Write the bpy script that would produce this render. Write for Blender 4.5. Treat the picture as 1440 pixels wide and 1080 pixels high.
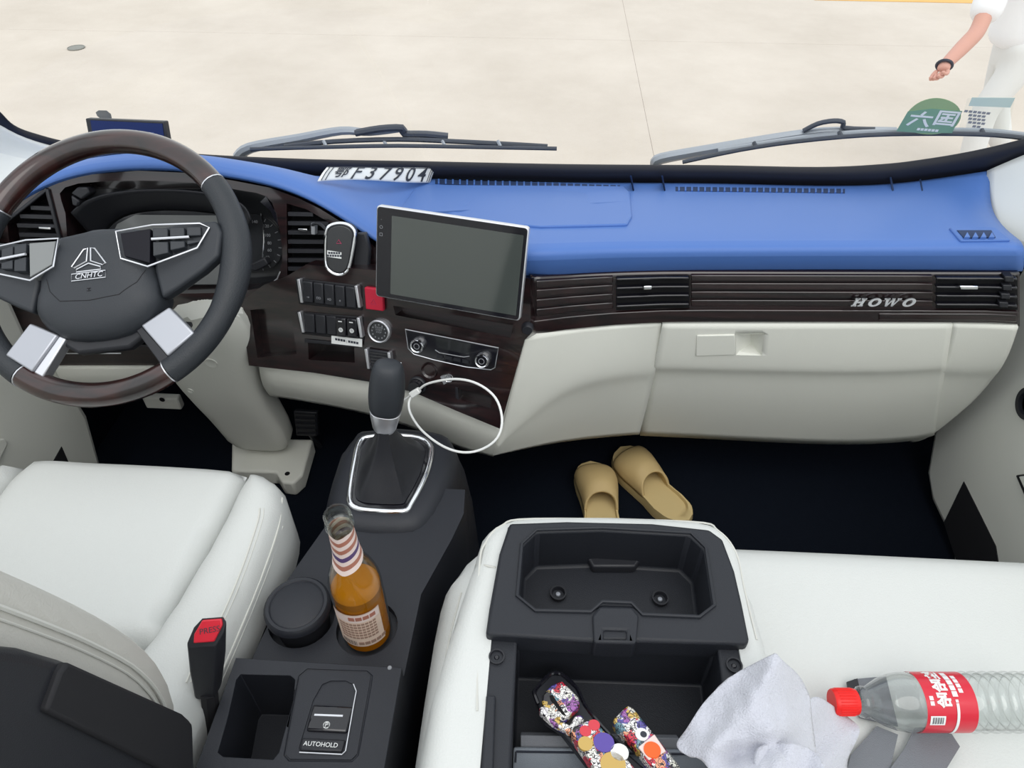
import bpy, bmesh, math, random
from mathutils import Vector, Matrix, geometry, noise
from mathutils.bvhtree import BVHTree

scene = bpy.context.scene
for o in list(bpy.data.objects):
    bpy.data.objects.remove(o)
random.seed(7)
V = Vector

# ------------------------------------------------------------------ camera, sky, exposure
TH, PS, F = math.radians(42), math.radians(3.5), 1000.0
CAM = V((0, 0, 1.30))
cd = bpy.data.cameras.new('camera')
cam = bpy.data.objects.new('camera', cd)
scene.collection.objects.link(cam)
cd.sensor_width = 36
cd.lens = F / 1440 * 36
cd.clip_start = .01
cam.location = CAM
cam.rotation_euler = (math.pi / 2 - TH, 0, PS)
scene.camera = cam

world = bpy.data.worlds.new('world')
scene.world = world
world.use_nodes = True
wn = world.node_tree
bg = wn.nodes['Background']
bg.inputs[0].default_value = (.93, .97, 1.0, 1)
bg.inputs[1].default_value = 1.2
sd = bpy.data.lights.new('sun', 'SUN')
sd.energy = 1.2
sd.angle = math.radians(50)
sd.color = (1, .97, .92)
sun = bpy.data.objects.new('sun', sd)
scene.collection.objects.link(sun)
sun.rotation_euler = (math.radians(28), math.radians(8), 0)
scene.view_settings.view_transform = 'Standard'
scene.view_settings.look = 'None'
scene.view_settings.exposure = 0.0
scene.view_settings.gamma = 1.0
scene.view_settings.use_curve_mapping = False


# ------------------------------------------------------------------ measuring helpers
def ray(u, v):
    a = (u - 720) / F
    b = (540 - v) / F
    k = math.cos(TH) + b * math.sin(TH)
    return V((a * math.cos(PS) - k * math.sin(PS), a * math.sin(PS) + k * math.cos(PS), -math.sin(TH) + b * math.cos(TH)))


def at(u, v, x=None, y=None, z=None, d=None):
    r = ray(u, v)
    if d is None:
        if z is not None: d = (z - CAM.z) / r.z
        elif y is not None: d = (y - CAM.y) / r.y
        else: d = (x - CAM.x) / r.x
    return CAM + r * d


class Plane:
    """a flat working plane with its own right and up directions"""
    def __init__(s, o, ex, ey):
        s.o, s.ex, s.ey = V(o), V(ex).normalized(), V(ey).normalized()
        s.n = s.ex.cross(s.ey).normalized()

    def uv(s, u, v, h=0):
        r = ray(u, v)
        o = s.o + s.n * h - CAM
        p = r * (o.dot(s.n) / r.dot(s.n)) - o
        return (p.dot(s.ex), p.dot(s.ey))

    def pt(s, x, y, h=0):
        return s.o + s.ex * x + s.ey * y + s.n * h

    def px(s, u, v, h=0):
        return s.pt(*s.uv(u, v, h), h)

    def mat(s, x=0, y=0, h=0, rot=0):
        m = Matrix((s.ex, s.ey, s.n)).transposed().to_4x4()
        return Matrix.Translation(s.pt(x, y, h)) @ m @ Matrix.Rotation(rot, 4, 'Z')


def tilted(o, yaw, tilt):
    y, t = math.radians(yaw), math.radians(tilt)
    ex = V((math.cos(y), -math.sin(y), 0))
    fw = V((math.sin(y), math.cos(y), 0))
    return Plane(o, ex, fw * math.sin(t) + V((0, 0, 1)) * math.cos(t))


# ------------------------------------------------------------------ materials
M = {}


def mat(name, col, rough=.5, metal=0, bump=0, bscale=300, var=0, vscale=6, coat=0, spec=.5, trans=0, ior=1.45, emit=None, estr=1, sheen=0, alpha=1):
    m = bpy.data.materials.new(name)
    m.use_nodes = True
    nt = m.node_tree
    b = nt.nodes['Principled BSDF']
    b.inputs['Base Color'].default_value = (*col, 1)
    b.inputs['Roughness'].default_value = rough
    b.inputs['Metallic'].default_value = metal
    b.inputs['Specular IOR Level'].default_value = spec
    b.inputs['Coat Weight'].default_value = coat
    b.inputs['Coat Roughness'].default_value = .08
    b.inputs['Transmission Weight'].default_value = trans
    b.inputs['IOR'].default_value = ior
    b.inputs['Sheen Weight'].default_value = sheen
    b.inputs['Alpha'].default_value = alpha
    if emit:
        b.inputs['Emission Color'].default_value = (*emit, 1)
        b.inputs['Emission Strength'].default_value = estr
    tc = nt.nodes.new('ShaderNodeTexCoord')
    if var:
        n = nt.nodes.new('ShaderNodeTexNoise')
        n.inputs['Scale'].default_value = vscale
        n.inputs['Detail'].default_value = 4
        nt.links.new(tc.outputs['Object'], n.inputs['Vector'])
        mx = nt.nodes.new('ShaderNodeMix')
        mx.data_type = 'RGBA'
        mx.inputs[6].default_value = (*[c * (1 - var) for c in col], 1)
        mx.inputs[7].default_value = (*[min(1, c * (1 + var)) for c in col], 1)
        nt.links.new(n.outputs['Fac'], mx.inputs[0])
        nt.links.new(mx.outputs[2], b.inputs['Base Color'])
    if bump:
        n2 = nt.nodes.new('ShaderNodeTexNoise')
        n2.inputs['Scale'].default_value = bscale
        n2.inputs['Detail'].default_value = 3
        nt.links.new(tc.outputs['Object'], n2.inputs['Vector'])
        bp = nt.nodes.new('ShaderNodeBump')
        bp.inputs['Strength'].default_value = bump
        bp.inputs['Distance'].default_value = .002
        nt.links.new(n2.outputs['Fac'], bp.inputs['Height'])
        nt.links.new(bp.outputs['Normal'], b.inputs['Normal'])
    M[name] = m
    return m


def wood(name, c1, c2, sc=(1.2, 60, 60)):
    m = mat(name, c1, .3, coat=1)
    nt = m.node_tree
    b = nt.nodes['Principled BSDF']
    tc = nt.nodes.new('ShaderNodeTexCoord')
    mp = nt.nodes.new('ShaderNodeMapping')
    mp.inputs['Scale'].default_value = sc
    n = nt.nodes.new('ShaderNodeTexNoise')
    n.inputs['Scale'].default_value = 1.6
    n.inputs['Detail'].default_value = 6
    n.inputs['Distortion'].default_value = .6
    cr = nt.nodes.new('ShaderNodeValToRGB')
    cr.color_ramp.elements[0].position = .35
    cr.color_ramp.elements[0].color = (*c1, 1)
    cr.color_ramp.elements[1].position = .7
    cr.color_ramp.elements[1].color = (*c2, 1)
    nt.links.new(tc.outputs['Object'], mp.inputs['Vector'])
    nt.links.new(mp.outputs[0], n.inputs['Vector'])
    nt.links.new(n.outputs['Fac'], cr.inputs[0])
    nt.links.new(cr.outputs[0], b.inputs['Base Color'])
    return m


mat('leather', (.635, .65, .635), .48, bump=.25, bscale=420, var=.02)
mat('leather_beige', (.56, .55, .51), .55, bump=.25, bscale=420, var=.02)  # darker leather copy with the backrest's shade put into its colour
mat('thread', (.62, .62, .58), .7)
mat('cream', (.75, .755, .695), .5, bump=.12, bscale=700, var=.015)
mat('cream_light', (.70, .70, .66), .5, bump=.1, bscale=700)
mat('blue', (.072, .165, .46), .45, bump=.12, bscale=900, spec=.45)
mat('blue_dark', (.015, .035, .10), .7)
wood('wood', (.005, .003, .004), (.024, .009, .010))
wood('wood_rim', (.007, .003, .003), (.042, .012, .010), (9, 30, 9))
mat('black', (.018, .019, .024), .42, bump=.15, bscale=900)
mat('black_matte', (.012, .012, .015), .7)
mat('black_gloss', (.008, .008, .012), .12, coat=.6)
mat('console_black', (.018, .020, .027), .46, bump=.25, bscale=1100)
mat('tray_black', (.015, .017, .023), .5, bump=.25, bscale=900)
mat('wheel_leather', (.024, .028, .034), .42, bump=.4, bscale=600)
mat('hub_black', (.026, .030, .037), .45, bump=.25, bscale=1000)
mat('navy_mat', (.003, .005, .010), .85, bump=.5, bscale=260, spec=.12)
mat('void', (.002, .002, .003), .9)
mat('chrome', (.86, .87, .90), .12, metal=1)
mat('satin', (.74, .75, .79), .34, metal=.85)
mat('silver_paint', (.46, .475, .52), .38, metal=.6)
mat('inset_dark', (.008, .008, .013), .35, spec=.2)
mat('screen', (.055, .064, .060), .06, coat=1, spec=.9)  # base lifted to grey: the cab's reflection painted into the dark glass
mat('monitor_screen', (.012, .022, .085), .45, spec=.2, emit=(.02, .05, .22), estr=.12)
mat('lens', (.02, .022, .024), .08, coat=1, spec=.8)
mat('gauge', (.03, .032, .036), .25, coat=.5)
mat('red_plastic', (.62, .015, .035), .32, coat=.3)
mat('red_button', (.50, .012, .04), .4)
mat('red_cap', (.80, .012, .01), .35)
mat('red_label', (.62, .012, .035), .35, coat=.3)
mat('white', (.82, .83, .82), .45)
mat('print_white', (.78, .80, .80), .5)
mat('print_grey', (.25, .26, .28), .5)
mat('print_dark', (.03, .035, .05), .5)
mat('pink_glow', (.45, .06, .14), .4)
mat('cable_white', (.82, .83, .82), .4)
mat('slipper', (.56, .41, .19), .6, bump=.1, bscale=500, var=.04)
mat('slipper_sole', (.60, .46, .22), .65, bump=.1, bscale=500)
mat('towel', (.57, .58, .65), .95, bump=1.0, bscale=520, var=.03, vscale=200, sheen=.5)
mat('webbing', (.17, .18, .20), .6, bump=.4, bscale=900)
mat('grey_fabric', (.24, .27, .31), .8, bump=.5, bscale=1200)
mat('sticker_green', (.20, .36, .25), .5)
mat('sticker_green_light', (.30, .42, .22), .5)
mat('sticker_pale', (.55, .66, .60), .5)
mat('frit', (.012, .013, .02), .35)
mat('wiper', (.07, .075, .09), .4, metal=.3)
mat('wiper_light', (.36, .38, .42), .35, metal=.4)
mat('skin', (.62, .33, .26), .55)
mat('shirt', (.86, .86, .88), .85, bump=.3, bscale=60)
mat('trousers', (.74, .74, .73), .85)
mat('hair', (.015, .013, .012), .6)
mat('shoe', (.05, .05, .06), .5)
mat('paint_orange', (.80, .47, .16), .8, var=.15, vscale=3)
mat('joint', (.50, .45, .40), .9)
mat('stain', (.26, .26, .24), .8, var=.2, vscale=20)
mat('pillar', (.72, .745, .74), .5)
mat('label_paper', (.72, .56, .46), .6, var=.15, vscale=60)
mat('foil_cream', (.80, .66, .62), .45)
mat('foil_rose', (.42, .17, .12), .4)
mat('foil_violet', (.10, .06, .17), .4)


def concrete():
    m = mat('concrete', (.60, .545, .455), .9)
    nt = m.node_tree
    b = nt.nodes['Principled BSDF']
    tc = nt.nodes.new('ShaderNodeTexCoord')
    a = nt.nodes.new('ShaderNodeTexNoise')
    a.inputs['Scale'].default_value = .9
    a.inputs['Detail'].default_value = 8
    a.inputs['Roughness'].default_value = .65
    cr = nt.nodes.new('ShaderNodeValToRGB')
    cr.color_ramp.elements[0].position = .3
    cr.color_ramp.elements[0].color = (.56, .495, .43, 1)
    cr.color_ramp.elements[1].position = .7
    cr.color_ramp.elements[1].color = (.66, .592, .525, 1)
    nt.links.new(tc.outputs['Object'], a.inputs['Vector'])
    nt.links.new(a.outputs['Fac'], cr.inputs[0])
    nt.links.new(cr.outputs[0], b.inputs['Base Color'])
    f = nt.nodes.new('ShaderNodeTexNoise')
    f.inputs['Scale'].default_value = 40
    f.inputs['Detail'].default_value = 5
    nt.links.new(tc.outputs['Object'], f.inputs['Vector'])
    bp = nt.nodes.new('ShaderNodeBump')
    bp.inputs['Strength'].default_value = .3
    bp.inputs['Distance'].default_value = .01
    nt.links.new(f.outputs['Fac'], bp.inputs['Height'])
    nt.links.new(bp.outputs['Normal'], b.inputs['Normal'])


concrete()


def thin_glass(name, tint=(1, 1, 1), refl=1.0, rough=.0):
    """a thin pane: see-through with a mirror-like share that grows at grazing angles"""
    m = bpy.data.materials.new(name)
    m.use_nodes = True
    nt = m.node_tree
    nt.nodes.clear()
    out = nt.nodes.new('ShaderNodeOutputMaterial')
    t = nt.nodes.new('ShaderNodeBsdfTransparent')
    t.inputs[0].default_value = (*tint, 1)
    g = nt.nodes.new('ShaderNodeBsdfGlossy')
    g.inputs['Roughness'].default_value = rough
    fr = nt.nodes.new('ShaderNodeLayerWeight')
    fr.inputs[0].default_value = .5
    pw = nt.nodes.new('ShaderNodeMath')
    pw.operation = 'POWER'
    pw.inputs[1].default_value = 4
    mu = nt.nodes.new('ShaderNodeMath')
    mu.operation = 'MULTIPLY_ADD'
    mu.inputs[1].default_value = .75 * refl
    mu.inputs[2].default_value = .035 * refl
    nt.links.new(fr.outputs['Facing'], pw.inputs[0])
    mx = nt.nodes.new('ShaderNodeMixShader')
    nt.links.new(pw.outputs[0], mu.inputs[0])
    nt.links.new(mu.outputs[0], mx.inputs[0])
    nt.links.new(t.outputs[0], mx.inputs[1])
    nt.links.new(g.outputs[0], mx.inputs[2])
    nt.links.new(mx.outputs[0], out.inputs[0])
    M[name] = m


thin_glass('windscreen', (.97, .985, .975), .55)
thin_glass('bottle_glass', (.95, .975, .95), 1.2)
thin_glass('pet', (.985, .99, .99), 1.9, .03)
thin_glass('clear_plastic', (.975, .985, .98), .6, .05)
mat('beer', (.60, .21, .008), .12, trans=.35, ior=1.05)


def graffiti():
    m = mat('graffiti', (.8, .8, .8), .35, coat=.6)
    nt = m.node_tree
    b = nt.nodes['Principled BSDF']
    tc = nt.nodes.new('ShaderNodeTexCoord')
    v1 = nt.nodes.new('ShaderNodeTexVoronoi')
    v1.inputs['Scale'].default_value = 105
    cr = nt.nodes.new('ShaderNodeValToRGB')
    cr.color_ramp.interpolation = 'CONSTANT'
    els = cr.color_ramp.elements
    cols = [(.85, .83, .80), (.60, .03, .06), (.82, .80, .78), (.10, .08, .35), (.80, .78, .70), (.62, .42, .10), (.02, .02, .02), (.85, .82, .84), (.35, .12, .40), (.15, .28, .34), (.8, .35, .2)]
    els[0].color = (*cols[0], 1)
    els[1].position = 1 / len(cols)
    els[1].color = (*cols[1], 1)
    for i, c in enumerate(cols[2:], 2):
        e = els.new(i / len(cols))
        e.color = (*c, 1)
    sep = nt.nodes.new('ShaderNodeSeparateColor')
    nz = nt.nodes.new('ShaderNodeTexNoise')
    nz.inputs['Scale'].default_value = 90
    vm = nt.nodes.new('ShaderNodeVectorMath')
    vm.operation = 'SCALE'
    vm.inputs['Scale'].default_value = .022
    va = nt.nodes.new('ShaderNodeVectorMath')
    nt.links.new(tc.outputs['Object'], nz.inputs['Vector'])
    nt.links.new(nz.outputs['Color'], vm.inputs[0])
    nt.links.new(vm.outputs[0], va.inputs[0])
    nt.links.new(tc.outputs['Object'], va.inputs[1])
    nt.links.new(va.outputs[0], v1.inputs['Vector'])
    nt.links.new(v1.outputs['Color'], sep.inputs[0])
    nt.links.new(sep.outputs[0], cr.inputs[0])
    v2 = nt.nodes.new('ShaderNodeTexVoronoi')
    v2.feature = 'DISTANCE_TO_EDGE'
    v2.inputs['Scale'].default_value = 230
    nt.links.new(va.outputs[0], v2.inputs['Vector'])
    lt = nt.nodes.new('ShaderNodeMath')
    lt.operation = 'LESS_THAN'
    lt.inputs[1].default_value = .07
    nt.links.new(v2.outputs['Distance'], lt.inputs[0])
    mx = nt.nodes.new('ShaderNodeMix')
    mx.data_type = 'RGBA'
    mx.inputs[7].default_value = (.015, .012, .02, 1)
    nt.links.new(lt.outputs[0], mx.inputs[0])
    nt.links.new(cr.outputs[0], mx.inputs[6])
    nt.links.new(mx.outputs[2], b.inputs['Base Color'])


graffiti()

# ------------------------------------------------------------------ building helpers
col = scene.collection


def set_tags(o, label=None, cat=None, group=None, kind=None):
    if label: o['label'] = label
    if cat: o['category'] = cat
    if group: o['group'] = group
    if kind: o['kind'] = kind
    return o


def thing(name, loc, label, cat, group=None):
    o = bpy.data.objects.new(name, None)
    o.location = loc
    o.empty_display_size = .05
    col.objects.link(o)
    return set_tags(o, label, cat, group)


def attach(o, parent):
    if parent is not None:
        o.parent = parent
        o.matrix_parent_inverse = Matrix.Translation(-parent.location) if parent.type == 'EMPTY' else Matrix.Identity(4)
    return o


def link_bm(name, bm, m, parent=None, smooth=True, bevel=0, seg=2, sub=0, solid=0, soff=-1, angle=38):
    if solid:
        bmesh.ops.recalc_face_normals(bm, faces=bm.faces)
        bm.normal_update()
        if sum(f.normal.dot(CAM - f.calc_center_median()) * f.calc_area() for f in bm.faces) < 0:
            bmesh.ops.reverse_faces(bm, faces=bm.faces)
    else:
        bmesh.ops.recalc_face_normals(bm, faces=bm.faces)
    me = bpy.data.meshes.new(name)
    bm.to_mesh(me)
    bm.free()
    me.materials.append(M[m] if isinstance(m, str) else m)
    if smooth:
        me.polygons.foreach_set('use_smooth', [True] * len(me.polygons))
        me.set_sharp_from_angle(angle=math.radians(angle))
    o = bpy.data.objects.new(name, me)
    col.objects.link(o)
    if solid and sub:
        s = o.modifiers.new('sub', 'SUBSURF')
        s.levels = s.render_levels = sub
        s.boundary_smooth = 'PRESERVE_CORNERS'
        sub = 0
    if solid:
        s = o.modifiers.new('solid', 'SOLIDIFY')
        s.thickness = solid
        s.offset = soff
    if bevel:
        b = o.modifiers.new('bevel', 'BEVEL')
        b.width = bevel
        b.segments = seg
        b.limit_method = 'ANGLE'
        b.angle_limit = math.radians(35)
    if sub:
        s = o.modifiers.new('sub', 'SUBSURF')
        s.levels = s.render_levels = sub
        s.boundary_smooth = 'PRESERVE_CORNERS'
    return attach(o, parent)


def raw(name, verts, faces, m, parent=None, **k):
    bm = bmesh.new()
    vs = [bm.verts.new(v) for v in verts]
    for f in faces:
        try: bm.faces.new([vs[i] for i in f])
        except ValueError: pass
    return link_bm(name, bm, m, parent, **k)


def prism(name, pts, n, h0, h1, m, parent=None, **k):
    """a polygon of world points given thickness along n"""
    pts = [V(p) for p in pts]
    n = V(n)
    c = len(pts)
    vs = [p + n * h0 for p in pts] + [p + n * h1 for p in pts]
    fs = [list(range(c)), list(range(2 * c - 1, c - 1, -1))] + [[i, (i + 1) % c, c + (i + 1) % c, c + i] for i in range(c)]
    return raw(name, vs, fs, m, parent, **k)


def plate(name, pl, pix, h0, h1, m, parent=None, h=None, **k):
    """traced outline set down on a plane, thickness h0..h1 above it"""
    hh = h1 if h is None else h
    return prism(name, [pl.pt(*pl.uv(u, v, hh)) for u, v in pix], pl.n, h0, h1, m, parent, **k)


def lplate(name, pl, loc, h0, h1, m, parent=None, **k):
    return prism(name, [pl.pt(x, y) for x, y in loc], pl.n, h0, h1, m, parent, **k)


def rrect(cx, cy, w, h, r, rot=0, n=4):
    pts = []
    for sx, sy, a0 in ((1, 1, 0), (-1, 1, 90), (-1, -1, 180), (1, -1, 270)):
        for i in range(n + 1):
            a = math.radians(a0 + 90 * i / n)
            pts.append((sx * (w / 2 - r) + r * math.cos(a), sy * (h / 2 - r) + r * math.sin(a)))
    c, s = math.cos(rot), math.sin(rot)
    return [(cx + x * c - y * s, cy + x * s + y * c) for x, y in pts]


def circ(cx, cy, r, n=24):
    return [(cx + r * math.cos(2 * math.pi * i / n), cy + r * math.sin(2 * math.pi * i / n)) for i in range(n)]


def smooth_poly(pts, n=4, closed=True):
    """Catmull-Rom through the points"""
    pts = [V(p) for p in pts]
    out = []
    c = len(pts)
    rng = range(c) if closed else range(c - 1)
    for i in rng:
        if closed: p0, p1, p2, p3 = pts[i - 1], pts[i], pts[(i + 1) % c], pts[(i + 2) % c]
        else: p0, p1, p2, p3 = pts[max(i - 1, 0)], pts[i], pts[i + 1], pts[min(i + 2, c - 1)]
        for j in range(n):
            t = j / n
            out.append(.5 * ((2 * p1) + (p2 - p0) * t + (2 * p0 - 5 * p1 + 4 * p2 - p3) * t * t + (3 * p1 - p0 - 3 * p2 + p3) * t ** 3))
    if not closed: out.append(pts[-1])
    return out


def tube(name, pts, r, m, parent=None, seg=8, closed=False, sm=0, flat=None, caps=True, **k):
    pts = [V(p) for p in pts]
    if sm: pts = smooth_poly(pts, sm, closed)
    n = len(pts)
    rr = r if callable(r) else (lambda t: r)
    bm = bmesh.new()
    rings = []
    prev = None
    for i, p in enumerate(pts):
        if closed: t = pts[(i + 1) % n] - pts[i - 1]
        else: t = pts[min(i + 1, n - 1)] - pts[max(i - 1, 0)]
        t.normalize()
        if prev is None:
            a = t.cross(V((0, 0, 1)))
            if a.length < .1: a = t.cross(V((0, 1, 0)))
        else:
            a = prev - t * prev.dot(t)
        a.normalize()
        prev = a
        b = t.cross(a)
        q = rr(i / max(1, n - 1))
        rings.append([bm.verts.new(p + (a * math.cos(2 * math.pi * j / seg) + b * math.sin(2 * math.pi * j / seg)) * q) for j in range(seg)])
    for i in range(n if closed else n - 1):
        A, B = rings[i], rings[(i + 1) % n]
        for j in range(seg):
            bm.faces.new((A[j], A[(j + 1) % seg], B[(j + 1) % seg], B[j]))
    if not closed and caps:
        bm.faces.new(rings[0][::-1])
        bm.faces.new(rings[-1])
    return link_bm(name, bm, m, parent, **k)


def loft(name, rings, m, parent=None, caps=True, closed=True, **k):
    bm = bmesh.new()
    R = [[bm.verts.new(p) for p in r] for r in rings]
    c = len(R[0])
    for A, B in zip(R, R[1:]):
        for j in range(c if closed else c - 1):
            bm.faces.new((A[j], A[(j + 1) % c], B[(j + 1) % c], B[j]))
    if caps and closed:
        bm.faces.new(R[0][::-1])
        bm.faces.new(R[-1])
    return link_bm(name, bm, m, parent, **k)


def sheet(name, rows, m, parent=None, solid=.012, sub=2, **k):
    """grid surface through rows of world points, given thickness away from the room"""
    return loft(name, rows, m, parent, caps=False, closed=False, solid=solid, sub=sub, **k)


def lathe(name, prof, mtx, m, parent=None, seg=32, caps=True, **k):
    rings = [[mtx @ V((r * math.cos(2 * math.pi * j / seg), r * math.sin(2 * math.pi * j / seg), z)) for j in range(seg)] for r, z in prof]
    return loft(name, rings, m, parent, caps=caps, **k)


def box(name, c, s, m, parent=None, rot=None, **k):
    mt = Matrix.Translation(V(c)) @ (rot.to_4x4() if rot else Matrix.Identity(4))
    vs = [mt @ V((x * s[0] / 2, y * s[1] / 2, z * s[2] / 2)) for x in (-1, 1) for y in (-1, 1) for z in (-1, 1)]
    fs = [(0, 1, 3, 2), (4, 6, 7, 5), (0, 4, 5, 1), (2, 3, 7, 6), (0, 2, 6, 4), (1, 5, 7, 3)]
    return raw(name, vs, fs, m, parent, **k)


def holed(name, pl, outer, holes, thick, m, parent=None, h=0, floors=True, **k):
    """panel on a plane with recesses: holes = [(outline, depth)], all in plane coordinates"""
    bm = bmesh.new()
    edges = []
    loops = []
    for pts in [outer] + [q for q, _ in holes]:
        vs = [bm.verts.new(pl.pt(x, y, h)) for x, y in pts]
        es = [bm.edges.new((vs[i], vs[(i + 1) % len(vs)])) for i in range(len(vs))]
        edges += es
        loops.append(vs)
    bmesh.ops.triangle_fill(bm, use_beauty=True, use_dissolve=False, edges=edges)
    for vs, dp in zip(loops, [thick] + [d for _, d in holes]):
        lo = [bm.verts.new(v.co - pl.n * dp) for v in vs]
        for i in range(len(vs)):
            j = (i + 1) % len(vs)
            bm.faces.new((vs[i], vs[j], lo[j], lo[i]))
        if vs is not loops[0] and floors: bm.faces.new(lo)
    return link_bm(name, bm, m, parent, **k)


def pillow(name, outline, base, H, r, m, parent=None, step=.012, skirt=.08, hf=None, plane=None, sm=2):
    """soft upholstered shape: outline in plan, rounded over at its edges by radius r"""
    pts = [V((p[0], p[1])) for p in outline]
    if sm: pts = [V((p.x, p.y)) for p in smooth_poly([V((p.x, p.y, 0)) for p in pts], sm)]
    n = len(pts)
    xs, ys = [p.x for p in pts], [p.y for p in pts]

    def inside(q):
        c = False
        j = n - 1
        for i in range(n):
            a, b = pts[i], pts[j]
            if (a.y > q.y) != (b.y > q.y) and q.x < (b.x - a.x) * (q.y - a.y) / (b.y - a.y) + a.x: c = not c
            j = i
        return c

    def dist(q):
        d = 9
        for i in range(n):
            a, b = pts[i], pts[(i + 1) % n]
            e = b - a
            t = max(0, min(1, (q - a).dot(e) / max(e.length_squared, 1e-12)))
            d = min(d, (q - a - e * t).length)
        return d
    P = list(pts)
    D = [0] * n
    y = min(ys)
    while y < max(ys):
        x = min(xs)
        while x < max(xs):
            q = V((x, y))
            if inside(q):
                d = dist(q)
                if d > step * .5:
                    P.append(q)
                    D.append(d)
            x += step
        y += step
    # a dense ring close to the border keeps the rounding smooth
    res = geometry.delaunay_2d_cdt(P, [(i, (i + 1) % n) for i in range(n)], [], 1, 1e-7)
    vs2, fs = res[0], res[2]
    orig = res[3]
    bm = bmesh.new()
    vv = []
    for i, q in enumerate(vs2):
        d = D[orig[i][0]] if orig[i] else 0
        k = 1 - min(d / r, 1)
        hh = H * math.sqrt(max(0, 1 - k * k))
        z = base(q.x, q.y) if callable(base) else base
        if hf: hh += hf(q.x, q.y, d)
        vv.append(bm.verts.new(plane.pt(q.x, q.y, z + hh) if plane else V((q.x, q.y, z + hh))))
    for f in fs: bm.faces.new([vv[i] for i in f])
    bm.normal_update()
    # skirt
    if skirt:
        loop = [vv[i] for i in range(n)]
        dn = (plane.n if plane else V((0, 0, 1))) * -skirt
        lo = [bm.verts.new(v.co + dn) for v in loop]
        for i in range(n):
            j = (i + 1) % n
            bm.faces.new((loop[i], loop[j], lo[j], lo[i]))
        bm.faces.new(lo)
    return link_bm(name, bm, m, parent, angle=80)


def text(name, s, size, mtx, m, parent=None, ext=.0004, ax='CENTER', ay='CENTER', shear=0, bold=0, space=1, sx=1, bend=None):
    c = bpy.data.curves.new(name, 'FONT')
    c.body = s
    c.size = size
    c.extrude = ext
    c.align_x, c.align_y = ax, ay
    c.shear = shear
    c.offset = bold
    c.space_character = space
    c.resolution_u = 3
    t = bpy.data.objects.new(name, c)
    col.objects.link(t)
    dg = bpy.context.evaluated_depsgraph_get()
    me = bpy.data.meshes.new_from_object(t.evaluated_get(dg))
    bpy.data.objects.remove(t)
    for v in me.vertices:
        p = V((v.co.x * sx, v.co.y, v.co.z))
        v.co = bend(p) if bend else mtx @ p
    me.name = name
    me.materials.clear()
    me.materials.append(M[m])
    o = bpy.data.objects.new(name, me)
    col.objects.link(o)
    return attach(o, parent)


def bvh(o):
    dg = bpy.context.evaluated_depsgraph_get()
    return BVHTree.FromObject(o, dg)


def hit(tree, u, v):
    p, n, i, d = tree.ray_cast(CAM, ray(u, v).normalized())
    return p, n


def cut(o, pts, n, h0, h1):
    """cut a real opening through a panel"""
    c = prism('opening', pts, n, h0, h1, 'void', smooth=False)
    b = o.modifiers.new('cut', 'BOOLEAN')
    b.object = c
    b.solver = 'EXACT'
    dg = bpy.context.evaluated_depsgraph_get()
    me = bpy.data.meshes.new_from_object(o.evaluated_get(dg))
    o.modifiers.clear()
    o.data = me
    bpy.data.objects.remove(c)


def lerp(a, b, t): return a + (b - a) * t


def table(xs, ys):
    def f(x):
        if x <= xs[0]: return ys[0]
        for i in range(len(xs) - 1):
            if x <= xs[i + 1]: return lerp(ys[i], ys[i + 1], (x - xs[i]) / (xs[i + 1] - xs[i]))
        return ys[-1]
    return f

# ================================================================== THE SETTING
GZ = -.95          # yard level below the cab floor
ground = box('ground', (0, 8, GZ - .115), (60, 40, .2), 'joint', smooth=False)
set_tags(ground, 'pale concrete yard in front of the truck', None, None, 'structure')
xe = [-19.98, -14.82, -9.64, -4.46, .735, 5.93, 11.1, 16.3]
ye = [-2.55, 2.62, 7.80, 13.0, 18.2]
for i in range(len(xe) - 1):
    for j in range(len(ye) - 1):
        g = .0032
        box('concrete_slab', ((xe[i] + xe[i + 1]) / 2, (ye[j] + ye[j + 1]) / 2, GZ - .03 - .003 * ((i * 7 + j * 3) % 3)), (xe[i + 1] - xe[i] - g, ye[j + 1] - ye[j] - g, .06), 'concrete', ground, smooth=False)
raw('painted_line', [V((x, y, z)) for x, y in ((3.0, 9.48), (12, 9.36), (12, 9.75), (3.0, 9.80)) for z in (GZ - .002, GZ + .003)],
    [(0, 2, 3, 1), (2, 4, 5, 3), (4, 6, 7, 5), (6, 0, 1, 7), (1, 3, 5, 7), (0, 6, 4, 2)], 'paint_orange', ground, smooth=False)
c = at(107, 67, z=GZ)
dc = thing('drain_cover', (c.x, c.y, GZ), 'small round grey drain cover set in the concrete yard', 'drain cover')
lathe('rim', [(.082, .0), (.082, .006), (.074, .008), (.074, .0)], Matrix.Translation(V((c.x, c.y, GZ - .002))), 'stain', dc)
lathe('plate', [(.0, .004), (.073, .004), (.073, 0)], Matrix.Translation(V((c.x, c.y, GZ - .001))), 'stain', dc, caps=False)

floor = box('floor', (-.06, .42, -.02), (2.14, 2.1, .04), 'navy_mat', smooth=False)
set_tags(floor, 'dark navy rubber floor of the truck cab', None, None, 'structure')
wf = box('wall_front', (-.06, 1.475, .29), (2.14, .03, .58), 'navy_mat', smooth=False)
for x in (-1.115, .995):
    box('footwell_side', (x, 1.24, .29), (.03, .50, .58), 'navy_mat', wf, smooth=False)
set_tags(wf, 'dark bulkhead under the dashboard', None, None, 'structure')


def glass_y(x, z):
    k = (x + .06) / 1.0
    return 1.475 - .12 * k * k - .05 * k ** 6 - .25 * (z - .62)


def on_glass(u, v, off=0):
    y = 1.4
    for _ in range(25):
        p = at(u, v, y=y)
        y = glass_y(p.x, p.z) - off
    return at(u, v, y=y)


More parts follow.
